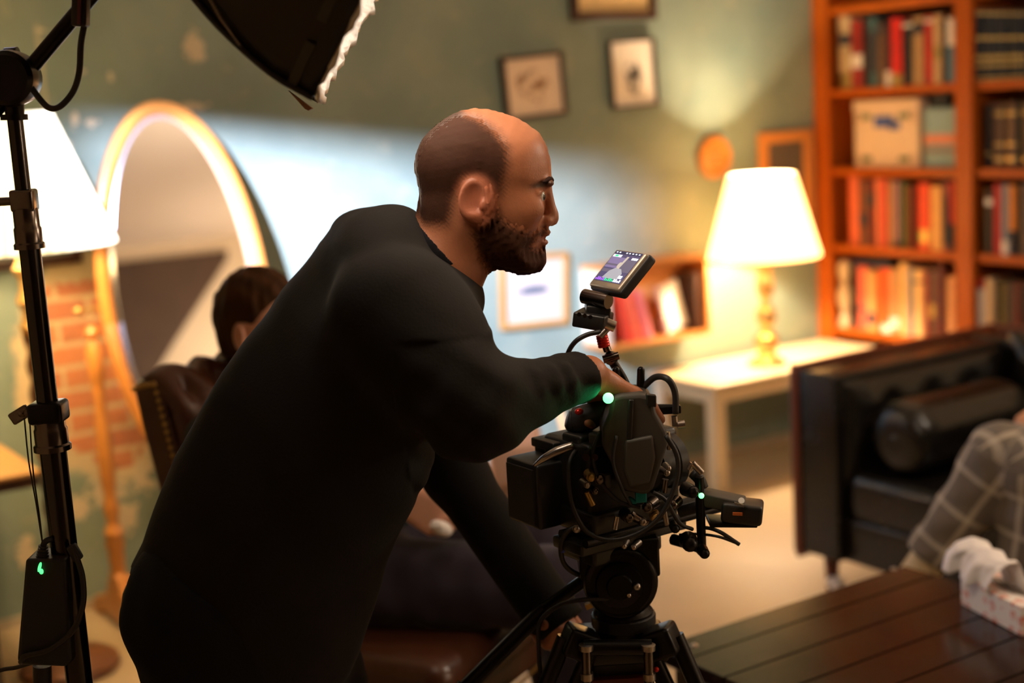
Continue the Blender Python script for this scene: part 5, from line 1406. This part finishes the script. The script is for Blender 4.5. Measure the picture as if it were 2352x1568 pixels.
mb_ = MB().rbox(r(1362, 733, 2.04), (.048, .05, .022), .003, RCAM@rot('z', radians(-20))@rot('y', radians(10))).build('mount_block', 'black', rig)
b = MB()
for x, y in ((1330, 722), (1343, 725), (1356, 728)): b.cyl(r(x, y, 2.005), r(x, y, 1.995), .003)
b.build('block_screws', 'chrome', mb_)
b = MB(); b.cyl(r(1378, 772, 2.0), r(1402, 748, 2.0), .0045); b.cyl(r(1392, 742, 1.995), r(1412, 750, 1.995), .008); b.build('cable_plug', 'steel', rig)
b = MB(); b.tube([r(1380, 762, 2.0), r(1350, 768, 2.0), r(1322, 784, 2.0), r(1304, 812, 2.02), r(1296, 850, 2.1), r(1330, 900, 2.15)], .0036, 8); b.build('monitor_cable', 'rubber', rig, angle=0)
# lens barrel at the right, pointing away at the sofa
lc = r(1510, 1062, 2.08)
b = MB(); Rl = basis((1, 0, 0)); b.lathe(lc-[.05, 0, 0], [(0, 0), (.036, 0), (.038, .01), (.038, .028), (.041, .03), (.041, .046), (.038, .048), (.038, .06), (.042, .064), (.042, .078), (.039, .080), (.0, .075)], 40, Rl); b.build('lens', 'black', rig)
b = MB(); b.lathe(lc-[.02, 0, 0], [(.0385, 0), (.0425, .001), (.0425, .010), (.0385, .011)], 60, Rl, fr=lambda t, z: 1+.012*(1 if int(t/(2*pi)*60) % 2 else -1)); b.build('focus_gear', 'rubber', rig)
# rods, plates, knobs under the body
for dy in (-.03, .03):
    b = MB(); a_ = r(1440, 1205, 2.06)+np.array([-.10, dy, 0]); b.cyl(a_, a_+[.27, 0, 0], .0075); b.build('rod', 'blackmetal', rig)
MB().rbox(r(1420, 1172, 2.07), (.16, .09, .035), .006, RR).build('base_plate', 'black', rig)
MB().rbox(r(1425, 1222, 2.07), (.20, .075, .018), .004, RR).build('dovetail_plate', 'black', rig)
rg = random.Random(5)
for i, (x, y, s, mt) in enumerate([(1352, 1088, .008, 'brass'), (1368, 1092, .010, 'chrome'), (1338, 1106, .006, 'steel'), (1352, 1120, .006, 'chrome'), (1435, 1180, .010, 'chrome'), (1462, 1190, .007, 'steel'), (1500, 1155, .011, 'chrome'), (1502, 1180, .008, 'brass'), (1515, 1078, .006, 'steel'), (1528, 1068, .005, 'steel'), (1575, 1122, .011, 'blackmetal'), (1555, 1150, .009, 'chrome'), (1548, 1205, .008, 'blackmetal'), (1330, 1205, .007, 'steel'), (1580, 1240, .014, 'blackmetal'), (1612, 1262, .009, 'blackmetal'), (1468, 1246, .005, 'steel'), (1440, 1244, .005, 'steel')]):
    a_ = r(x, y, 2.0); dv_ = -HDIR*.02+RDIR*rg.uniform(-.01, .01); b = MB(); b.cyl(a_, a_+dv_, s, s*.85, 14); b.ell(a_+dv_, (s*.8, s*.8, s*.8), n=10); b.build('knob', mt, rig)
for (x0, y0, x1, y1, rr, mt) in ((1533, 992, 1538, 1032, .004, 'steel'), (1450, 1180, 1488, 1202, .005, 'steel'), (1418, 1185, 1412, 1215, .004, 'steel'), (1525, 1170, 1532, 1205, .004, 'steel'), (1348, 1130, 1362, 1160, .004, 'brass'), (1528, 1100, 1524, 1130, .005, 'chrome'), (1392, 1090, 1396, 1118, .006, 'greyplastic'), (1582, 1078, 1590, 1063, .004, 'steel'), (1590, 1063, 1612, 1086, .0048, 'steel')):
    b = MB(); b.cyl(r(x0, y0, 1.985), r(x1, y1, 1.985), rr, n=12); b.build('connector', mt, rig)
b = MB(); b.cyl(r(1556, 976, 2.0), r(1573, 974, 2.0), .0062).cyl(r(1549, 955, 2.0), r(1551, 978, 2.0), .0045); b.build('connector', 'steel', rig)
b = MB(); b.rbox(r(1540, 940, 2.02), (.03, .012, .012), .002, RCAM).cyl(r(1505, 937, 2.02), r(1556, 937, 2.02), .006); b.build('side_rod', 'blackmetal', rig)
MB().rbox(r(1472, 1140, 1.98), (.016, .012, .016), .002, RCAM).build('connector', 'teal', rig)
MB().rbox(r(1452, 1150, 1.985), (.014, .010, .008), .002, RCAM@rot('y', .6)).build('connector', 'teal', rig)
MB().rbox(r(1291, 1260, 2.03), (.008, .006, .012), .002, RCAM).build('cable_tie', 'blue', rig)
# front bracket, lamp post and the wireless receiver arm
b = MB(); b.cyl(r(1606, 1095, 2.02), r(1612, 1260, 2.02), .0068); b.build('front_post', 'blackmetal', rig)
b = MB(); b.tube([r(1592, 1085, 2.03), r(1606, 1100, 2.03), r(1614, 1120, 2.03)], .009, 10); b.build('post_clamp', 'rubber', rig, angle=0)
b = MB(); b.tube([r(1545, 1238, 2.05), r(1580, 1248, 2.03), r(1610, 1258, 2.02)], .0085, 10); b.build('lower_arm', 'blackmetal', rig, angle=0)
b = MB(); b.cyl(r(1560, 1175, 2.06), r(1650, 1150, 2.04), .009); b.build('side_arm', 'black', rig)
rc = MB(); Rr = RCAM@rot('z', radians(-12))@rot('y', radians(13)); rc.rbox(r(1662, 1150, 2.03), (.062, .04, .020), .003, Rr); rc.build('bracket', 'greyplastic', rig)
rc = MB(); rc.rbox(r(1705, 1172, 2.02), (.060, .05, .030), .006, RCAM@rot('z', radians(-12))@rot('y', radians(7))); rc = rc.build('receiver', 'black', rig)
b = MB(); b.cyl(r(1703, 1150, 1.995), r(1703, 1149, 1.993), .0045); b.build('receiver_button', 'white', rc)
b = MB()
for i in range(8): b.box(r(1688+i*2.7, 1156+i*.8, 1.993), (.0011, .003, .004), RCAM)
b.build('receiver_grille', 'steel', rc)
MB().box(r(1694, 1180, 1.992), (.014, .003, .004), RCAM@rot('y', .1)).build('receiver_label', pm('orange_label', (.5, .12, .02), .5), rc)
MB().rbox(r(1680, 1196, 2.03), (.07, .045, .008), .002, RCAM@rot('y', radians(4))).build('receiver_plate', 'blackmetal', rig)
# lamps
for nm, q, s in (('status_light', r(1397, 914, 1.955), .0078), ('status_light', r(1611, 1138, 1.99), .0042)): MB().ell(q, s, n=14).build(nm, 'green_led', rig, angle=0)
light('green_status_lamp', 'SPOT', r(1392, 912, 1.95), (.03, 1, .30), .35, .004, aim=r(1335, 905, 1.93), spot_size=radians(110), spot_blend=.6)
# cables
for nm, pts, rr in (('cable', [(1478, 888, 2.03), (1505, 866, 2.02), (1533, 870, 2.0), (1550, 900, 2.0), (1552, 950, 2.0)], .0048), ('cable', [(1530, 1000, 1.96), (1556, 1050, 1.96), (1552, 1110, 1.96), (1520, 1180, 1.96), (1470, 1222, 1.96), (1405, 1240, 1.96), (1350, 1222, 1.97), (1318, 1170, 1.98), (1306, 1110, 1.99), (1308, 1062, 2.0), (1322, 1035, 2.02)], .0036),
                  ('cable', [(1326, 1208, 2.02), (1300, 1225, 2.02), (1288, 1262, 2.03), (1300, 1300, 2.04), (1340, 1322, 2.05), (1400, 1316, 2.05)], .004), ('cable', [(1604, 1215, 2.02), (1625, 1212, 2.02), (1655, 1222, 2.0), (1698, 1250, 2.0)], .0030), ('cable', [(1560, 1228, 2.04), (1600, 1226, 2.03), (1650, 1232, 2.0), (1697, 1249, 2.0)], .0022),
                  ('cable', [(1500, 1130, 1.97), (1530, 1150, 1.97), (1560, 1200, 1.98), (1590, 1215, 2.0)], .003), ('cable', [(1380, 990, 2.0), (1362, 1040, 1.99), (1376, 1100, 1.98), (1420, 1150, 1.98), (1470, 1165, 1.98)], .003), ('cable', [(1416, 1000, 1.965), (1408, 1060, 1.962), (1428, 1120, 1.965), (1450, 1160, 1.98)], .0026)):
    b = MB(); b.tube([r(*q) for q in pts], rr, 8); b.build(nm, 'rubber', rig, angle=0)

# ------------------------------------------------------------------ tripod with fluid head
tc = r(1425, 1300, 2.08)
tri = thing('tripod', 'black tripod with a fluid head and pan handle carrying the film camera', 'tripod', (tc[0], tc[1], 0))
MB().rbox(r(1405, 1250, 2.08), (.13, .085, .026), .006, RR).build('head_plate', 'black', tri)
b = MB(); hc = r(1420, 1315, 2.08)
b.lathe(hc-HDIR*.055, [(0, 0), (.050, 0), (.056, .006), (.056, .10), (.050, .108), (0, .108)], 40, basis(HDIR)); b.box(hc+[0, 0, .035], (.12, .09, .06), RCAM); b.build('fluid_head', 'blackmetal', tri, bevel=.004)
b = MB(); b.lathe(hc-HDIR*.062+[-.004, 0, 0], [(0, -.004), (.018, -.004), (.020, 0), (.034, .002), (.036, .008), (0, .008)], 32, basis(HDIR)); b.build('tilt_knob', 'blackmetal', tri)
b = MB(); q = hc-HDIR*.068+RDIR*.022; b.ell(q, (.006, .006, .006), n=12).ell(q-RU*.012-RDIR*.012, .004, n=10); b.build('bolt', 'steel', tri)
bw = r(1432, 1420, 2.08)
b = MB(); b.lathe(bw-[0, 0, .035], [(0, 0), (.030, 0), (.043, .012), (.046, .03), (.046, .048), (.040, .056), (.036, .075), (0, .078)], 40); b.build('bowl', 'blackmetal', tri)
b = MB(); b.lathe(bw-[0, 0, .01], [(.0455, 0), (.049, .002), (.049, .018), (.0455, .02)], 48, fr=lambda t, z: 1+.01*(1 if int(t/(2*pi)*48) % 2 else -1)); b.build('locking_ring', 'rubber', tri)
MB().box(r(1362, 1385, 2.05), (.025, .012, .008), RCAM@rot('y', -.4)).build('bowl_lever', 'brass', tri)
sp = r(1424, 1475, 2.08)
MB().rbox(sp, (.14, .12, .03), .01, RCAM).build('spider', 'black', tri)
legs = [(r(1330, 1475, 2.03), (-.42, -.12)), (r(1520, 1472, 2.03), (.34, -.16)), (r(1430, 1470, 2.16), (.02, .42))]
for a, (dx, dD) in legs:
    f = np.array([sp[0], sp[1], .012])+RDIR*dx+HDIR*dD; d_ = f-a; kn_ = a+d_*.55
    b = MB(); sidev = np.cross(d_, HDIR if abs(dx) > .1 else RDIR); sidev /= np.linalg.norm(sidev)
    for s in (-1, 1): b.cyl(a+sidev*s*.022, kn_+sidev*s*.016, .013)
    b.rbox(a, (.05, .05, .045), .008, basis(d_)); lg = b.build('leg', 'blackmetal', tri)
    b = MB(); b.cyl(a+d_*.45, f, .012, .010); b.rbox(kn_, (.06, .032, .05), .006, basis(d_, sidev)); b.build('lower_leg', 'black', lg)
    MB().lathe(f-[0, 0, .0115], [(0, 0), (.026, 0), (.024, .014), (.012, .03), (0, .032)], 20).build('foot', 'rubber', lg)
for x in (1346, 1489):
    b = MB(); b.cyl(r(x, 1490, 1.99), r(x+4, 1640, 1.98), .0075); b.build('spreader_strut', 'chrome', tri)
    MB().cyl(r(x, 1480, 1.99), r(x, 1492, 1.99), .011).build('strut_collar', 'steel', tri); MB().cyl(r(x+2, 1545, 1.985), r(x+3, 1560, 1.985), .0095, n=14).build('strut_collar', 'steel', tri)
b = MB(); b.cyl(r(1340, 1486, 2.0), r(1496, 1486, 2.0), .012); b.build('cross_bar', 'blackmetal', tri)
MB().rbox(r(1420, 1528, 2.06), (.085, .05, .07), .006, RCAM).build('mid_block', 'black', tri)
MB().box(r(1425, 1562, 2.03), (.10, .02, .012), RCAM).build('mid_band', pm('dark_red_paint', (.10, .008, .006), .5), tri)
MB().ell(r(1508, 1537, 2.0), .004).build('leg_button', 'red', tri)
b = MB(); b.cyl(r(1356, 1322, 2.08), r(1250, 1398, 2.14), .010).cyl(r(1250, 1398, 2.14), r(1070, 1578, 2.10), .0125, .013).cyl(r(1070, 1578, 2.10), r(985, 1668, 2.08), .016); b.build('pan_handle', 'blackmetal', tri)
b = MB(); b.tube([r(1400, 1375, 2.02), r(1330, 1378, 2.02), r(1280, 1392, 2.05), r(1240, 1430, 2.06), r(1238, 1500, 2.05), r(1245, 1600, 2.05)], .0035, 8); b.build('handle_cable', 'rubber', tri, angle=0)

# ------------------------------------------------------------------ lamp stand with boom, softbox, power brick at the left
DS = 1.95
s_ = lambda px, py, D=DS: P(px, py, D=D)
pt = s_(33, 262); px_, py_ = pt[0], pt[1]; zz = lambda y: s_(30+(y-250)*.1147, y)[2]
st = thing('light_stand', 'black and chrome light stand with a boom arm at the left edge', 'light stand', (px_, py_, 0))
tubes = [(1.62, zz(520), .0105), (zz(540), zz(1035), .0145), (zz(1020), .16, .0185)]
for z1, z0, rr in tubes: MB().cyl((px_, py_, z0), (px_, py_, z1), rr, n=24).build('tube', 'blackmetal' if rr > .012 else 'chrome', st)
M['stand'] = pm('polished_black_tube', (.06, .05, .045), .16, .9, var=.1)
for ob in st.children: ob.data.materials.clear(); ob.data.materials.append(M['stand'])
for y, rr, h in ((525, .0185, .055), (985, .023, .06)):
    z = zz(y); b = MB(); b.lathe((px_, py_, z-h/2), [(0, 0), (rr*1.12, 0), (rr*1.12, h*.12), (rr, h*.16), (rr, h*.5), (rr*.92, h*.55), (rr*.92, h), (0, h)], 28); b.build('collar', 'chrome', st)
z = zz(945); b = MB(); b.rbox(np.array([px_, py_, z]), (.048, .045, .030), .006, RCAM); b.build('clamp', 'blackmetal', st)
a = np.array([px_, py_, z]); b = MB(); b.cyl(a-RDIR*.02, a-RDIR*.034, .007).ell(a-RDIR*.036, .007); b.box(a-RDIR*.040-np.array([0, 0, .002]), (.030, .009, .018), RCAM@rot('y', radians(-28))); b.build('wing_knob', 'chrome', st, bevel=.003)
z = zz(460); a = np.array([px_, py_, z]); b = MB(); b.cyl(a, a-RDIR*.045, .006).box(a-RDIR*.047, (.012, .006, .03), RCAM); b.rbox(a, (.032, .03, .03), .004, RCAM); b.build('wing_knob', 'chrome', st, bevel=.002)
hd = s_(28, 180)
b = MB(); b.lathe(hd-HDIR*.030, [(0, 0), (.030, 0), (.036, .006), (.038, .02), (.036, .045), (.030, .055), (0, .056)], 32, basis(HDIR)); b.cyl(s_(31, 205), s_(34, 265), .014, .0125); b.cyl(s_(32, 262), s_(33, 276), .018, .018); b.cyl(s_(14, 130), s_(42, 128), .012, .012); b.build('boom_head', 'blackmetal', st)
bend = s_(455, -300); bstart = s_(-120, 382)
MB().cyl(bstart, bend, .0105, n=20).build('boom_arm', 'blackmetal', st)
b = MB(); dbm = (bend-bstart)/np.linalg.norm(bend-bstart); a = s_(186, 22, 1.93); b.rbox(a, (.020, .024, .045), .004, RCAM@rot('y', radians(8))); b.build('cable_clip', 'rubber', st)
MB().box(s_(182, 20, 1.913), (.004, .004, .04), RCAM@rot('y', radians(8))).build('clip_tape', pm('magenta_tape', (.12, .02, .03), .5), st)
b = MB(); b.tube([s_(197, -30, 1.93), s_(196, 40, 1.93), s_(186, 100, 1.93), s_(182, 165, 1.93), s_(168, 210, 1.93), s_(140, 243, 1.93), s_(115, 248, 1.93), s_(92, 228, 1.93), s_(62, 186, 1.93)], .0042, 10); b.build('boom_cable', 'rubber', st, angle=0)
for dx, dD in ((-.45, -.1), (.28, -.38), (.12, .46)):
    f = np.array([px_, py_, .012])+RDIR*dx+HDIR*dD; b = MB(); b.cyl((px_, py_, .30), f, .010).cyl((px_, py_, .10), np.array([px_, py_, .1])+(f-np.array([px_, py_, .1]))*.45+np.array([0, 0, .08]), .006); b.ell(f, .0115); b.build('leg', 'blackmetal', st)
MB().cyl((px_, py_, .07), (px_, py_, .18), .022).build('base_collar', 'blackmetal', st)

# power brick hanging on its cords
bt, bb = s_(96, 1282, 1.93), s_(88, 1528, 1.93)
br = thing('power_brick', 'black power supply with a green light hanging from the light stand', 'power supply', bb)
b = MB(); pts_t = [s_(60, 1280, 1.92), s_(128, 1276, 1.92)]; wt = np.linalg.norm(pts_t[1]-pts_t[0])
b.prism([s_(58, 1284, 1.915), s_(150, 1284, 1.915), s_(166, 1520, 1.915), s_(150, 1532, 1.915), s_(50, 1528, 1.915), s_(38, 1518, 1.915)], HDIR*.055); b.build('case', pm('matt_black_case', (.008, .008, .008), .5), br, bevel=.005, seg=3)
b = MB(); b.ell(s_(91, 1302, 1.914), (.0022, .003, .0075), RCAM@rot('y', .35), 12); b.ell(s_(95, 1312, 1.914), (.003, .003, .004), RCAM, 12); b.build('status_light', M.setdefault('dim_green', emis('dim_green_led', (.05, 1, .2), 2.0)), br, angle=0)
b = MB(); b.cyl(s_(97, 1284, 1.93), s_(99, 1262, 1.93), .0085, .006)
for k_ in range(5): b.cyl(s_(97.5+k_*.5, 1280-k_*6, 1.93), s_(98+k_*.5, 1277-k_*6, 1.93), .0092-.0006*k_)
b.tube([s_(99, 1262, 1.93), s_(102, 1246, 1.93), s_(116, 1238, 1.935), s_(140, 1240, 1.96)], .0045, 8); b.build('plug', 'rubber', br)
b = MB(); knob = s_(58, 965, 1.95)
b.tube([s_(56, 962, 1.945), s_(66, 1060, 1.94), s_(82, 1150, 1.935), s_(98, 1250, 1.93)], .0011, 6).tube([s_(68, 962, 1.945), s_(76, 1080, 1.94), s_(90, 1180, 1.935), s_(98, 1250, 1.93)], .0011, 6); b.build('hanging_cord', 'rubber', br, angle=0)
b = MB(); b.tube([s_(166, 1255, 1.925), s_(178, 1285, 1.92), s_(190, 1330, 1.915), s_(190, 1390, 1.91), s_(165, 1450, 1.905), s_(110, 1492, 1.905), s_(60, 1505, 1.91), s_(48, 1520, 1.92)], .0042, 8); b.rbox(s_(172, 1268, 1.925), (.014, .012, .024), .003, RCAM@rot('y', -.4)); b.build('output_cable', 'rubber', br, angle=0)
b = MB(); b.tube([s_(84, 1518, 1.95), s_(40, 1532, 1.95), s_(-10, 1544, 1.95), s_(-90, 1600, 1.93)], .0032, 8); b.build('mains_cable', 'rubber', br, angle=0)
b = MB(); b.cyl(s_(97, 1527, 1.94), s_(99, 1640, 1.94), .013); b.build('trailing_plug', 'rubber', br)

# softbox held on the end of the boom
sc_ = s_(1047, -387, 1.95); ea = s_(1047-.87*100, -387-50, 1.95)-sc_; ea /= np.linalg.norm(ea); vr = s_(850, 60, 1.95)-CAM; vr /= np.linalg.norm(vr); ea = ea-vr*(ea@vr); ea /= np.linalg.norm(ea); ea = ea+vr*.016; ea /= np.linalg.norm(ea)
Bs = basis(ea, up)
sb = thing('softbox', 'large black softbox with a crumpled silver rim hanging above the man', 'softbox', sc_)
SR = .425
prof = [(0.0, 1.), (.012, 1.), (.06, .995), (.14, .945), (.22, .86), (.30, .73), (.37, .56), (.43, .36), (.46, .22)]
V = []; F = []; NS = 96; ph0 = pi/8
def oct_r(t):
    k_ = ((t-ph0) % (pi/4))-pi/8; return cos(pi/8)/cos(k_)*(1-.0)
for a, q in prof:
    for i in range(NS):
        t = 2*pi*i/NS; rr = SR*q*oct_r(t); V.append(sc_+Bs@np.array([rr*cos(t), rr*sin(t), a]))
for j in range(len(prof)-1):
    for i in range(NS): F.append((j*NS+i, j*NS+(i+1) % NS, (j+1)*NS+(i+1) % NS, (j+1)*NS+i))
M['sbcloth'] = pm('black_coated_nylon', (.010, .009, .008), .42, var=.2, bump=.1, bscale=14)
ob = MB().add(V, F).build('shell', 'sbcloth', sb, angle=50); mo = ob.modifiers.new('s', 'SOLIDIFY'); mo.thickness = .003; mo.offset = -1
P_ = lambda t, rr, a: sc_+Bs@np.array([rr*cos(t), rr*sin(t), a])
for k_ in range(8):
    t = ph0+k_*pi/4+0; b = MB(); b.tube([P_(t, SR*q*1.0+.002, a) for a, q in prof], .004, 8, sub=3); b.build('rib', 'rubber', sb, angle=0)
M['silver'] = pm('crumpled_silver_fabric', (.85, .82, .78), .4, .2, var=.1, bump=.8, bscale=45)
V = []; F = []; NS2 = 240; rgn = np.random.RandomState(4)
for i in range(NS2):
    t = 2*pi*i/NS2; w_ = .004*sin(i*.9)+.003*sin(i*2.3+1)+.002*rgn.normal(); w2 = .002*sin(i*1.7)+.0015*rgn.normal()
    for (rr, a) in ((SR*oct_r(t)*.972, .055), (SR*oct_r(t)*.985-.002, .008), (SR*oct_r(t)-.001+w2, -.001), (SR*oct_r(t)+.002+w2, -.005+w_*.7), (SR*oct_r(t)-.008+w2, -.003+w_*.6), (SR*oct_r(t)*.965-.004, .055)): V.append(P_(t, rr, a))
for i in range(NS2):
    for j in range(6): F.append((i*6+j, i*6+(j+1) % 6, ((i+1) % NS2)*6+(j+1) % 6, ((i+1) % NS2)*6+j))
MB().add(V, F).build('silver_rim', 'silver', sb, angle=0)
V = [P_(2*pi*i/NS, (SR-.012)*oct_r(2*pi*i/NS), .052) for i in range(NS)]
MB().add(V, [tuple(range(NS))[::-1]]).build('diffuser', M.setdefault('diff', emis('lit_diffuser', (1, .86, .72), 4)), sb, smooth=False)
# zip along one panel, and the sewn tape bands
b = MB()
def band(t0, a0, t1, a1, wd, n=14, lift=.003):
    V = []; F = []
    for i in range(n+1):
        f = i/n; t = lerp(t0, t1, f); a = lerp(a0, a1, f); rr = SR*np.interp(a, [q[0] for q in prof], [q[1] for q in prof])*oct_r(t)+lift
        da, dt = a1-a0, (t1-t0)*SR; l = sqrt(da*da+dt*dt)+1e-9
        for s in (-1, 1): V.append(P_(t-s*wd*da/l/SR, rr, a+s*wd*dt/l))
    for i in range(n): F.append((2*i, 2*i+1, 2*i+3, 2*i+2))
    return V, F
M['tape'] = pm('grey_tape', (.05, .045, .036), .7)
# the panel that faces the photographer
tv = math.atan2((Bs.T@(-HDIR))[1], (Bs.T@(-HDIR))[0]); td = math.atan2((Bs.T@np.array([0, 0, -1.]))[1], (Bs.T@np.array([0, 0, -1.]))[0])
dv_ = ((td-tv+pi) % (2*pi))-pi; TT = lambda f: tv+dv_*f
for (f0, a0, f1, a1, wd) in ((.62, .03, .80, .03, .006), (.40, .03, .56, .03, .006), (.20, .03, .34, .03, .006), (.90, .03, .98, .03, .006), (.30, .16, .46, .12, .006)):
    b = MB().add(*band(TT(f0), a0, TT(f1), a1, wd)); b.build('tape_band', 'tape', sb, angle=0)
zp = MB()
for k_ in range(70):
    f = k_/70; a = lerp(.34, .10, f); t = TT(lerp(.60, .74, f)); rr = SR*np.interp(a, [q[0] for q in prof], [q[1] for q in prof])*oct_r(t)+.004; zp.ell(P_(t, rr, a), (.0022, .0022, .0022), n=6)
ob = zp.build('zip', 'steel', sb); 
zp = MB()
for k_ in range(60):
    f = k_/60; a = lerp(.30, .09, f); t = TT(lerp(.97, 1.0, f)); rr = SR*np.interp(a, [q[0] for q in prof], [q[1] for q in prof])*oct_r(t)+.004; zp.ell(P_(t, rr, a), (.0012, .0012, .0012), n=6)
zp.build('zip', 'steel', sb)
back = sc_+ea*.45
b = MB(); b.cyl(back-ea*.01, back+ea*.03, .11, .10, 40).cyl(back+ea*.03, back+ea*.22, .06, .065, 32); b.build('lamp_head', 'black', sb)
b = MB(); b.tube([back+ea*.10+np.array([0, 0, -.065]), back+ea*.10+np.array([0, 0, -.10]), (back+ea*.1)*.5+bend*.5+np.array([0, 0, -.03]), bend], .010, 10); b.build('yoke', 'blackmetal', sb, angle=0)
MB().prism([s_(662, 208, 1.93), s_(705, 240, 1.93), s_(718, 249, 1.93), s_(708, 254, 1.93), s_(700, 250, 1.93)], HDIR*.012).build('corner_tab', pm('tan_webbing', (.30, .14, .05), .6), sb)
light('softbox_light', 'AREA', sc_-ea*.03, (1, .74, .48), 3.2, .60, aim=sc_-ea*2, shape='DISK')

# the film light that throws the cold beam: fixture with barn doors on its own stand, left of the frame
ax_ = np.array([-2.15, 0, 1.22])-FILM; ax_ /= np.linalg.norm(ax_); Bf = basis(ax_, up); fl = thing('film_light', 'small black film light with barn doors on a stand left of the picture', 'film light', (FILM[0], FILM[1], 0))
b = MB(); b.shell(FILM-ax_*.11, [(0, 0), (.06, 0), (.06, .13), (.057, .13), (.057, .02), (0, .02)], 28, Bf); b.build('housing', 'black', fl)
T_ = lambda x, y, z: FILM+Bf@np.array([x, y, z])
rt = Bf.T@np.array([0, 0, 1.]); 
hdg = math.atan2(ax_[0], ax_[1]); elv = math.asin(ax_[2])
def door(az0, az1, el0, el1, dist=.22):
    q = []
    for az, el in ((az0, el0), (az1, el0), (az1, el1), (az0, el1)):
        a_, e_ = radians(az), radians(el); q.append(FILM+dist*np.array([sin(a_)*cos(e_), cos(a_)*cos(e_), sin(e_)]))
    n_ = np.cross(q[1]-q[0], q[2]-q[0]); n_ /= np.linalg.norm(n_); MB().prism(q, n_*.003).build('barn_door', 'blackmetal', fl)
def door2(q):
    q = [FILM+.135*np.array([sin(radians(a))*cos(radians(e)), cos(radians(a))*cos(radians(e)), sin(radians(e))]) for a, e in q]
    n_ = np.cross(q[1]-q[0], q[2]-q[0]); n_ /= np.linalg.norm(n_); MB().prism(q, n_*.003).build('barn_door', 'blackmetal', fl)
door2([(12, -10.2), (62, -11.2), (84, -11.2), (84, 16), (12, 18)]); door2([(57, -36), (84, -36), (84, -9.0), (57, -9.0)]); door2([(2, -36), (19, -36), (19, -9.0), (2, -9.0)]); door2([(15, -48), (62, -48), (62, -31), (15, -31)])
b = MB(); b.cyl((FILM[0], FILM[1], FILM[2]-.07), (FILM[0], FILM[1], .10), .012)
for a in (0, 2.1, 4.2): b.cyl((FILM[0], FILM[1], .35), (FILM[0]-.05+.3*cos(a), FILM[1]+.3*sin(a), .01), .009)
b.build('stand', 'blackmetal', fl)

rl = thing('floor_lamp', 'added lamp stem out of view at the rear, carrying fill light', 'floor lamp', (-.5, -5.2, 0))
MB().lathe((-.5, -5.2, 0), [(0, 0), (.14, 0), (.14, .02), (.015, .035), (.012, 1.38), (.018, 1.43), (.018, 1.50), (0, 1.51)], 24).build('stem', 'blackmetal', rl)
pd = thing('added_pendant', 'added bulb socket on a cord, out of view above the coffee table, for fill', 'lamp', (-1.45, -3.1, 2.0))
MB().lathe((-1.45, -3.1, 2.08), [(0, 0), (.02, 0), (.024, .03), (.016, .06), (0, .07)], 20).build('socket', 'brass', pd)
MB().cyl((-1.45, -3.1, 2.14), (-1.45, -3.1, 2.745), .005).build('cord', 'rubber', pd)
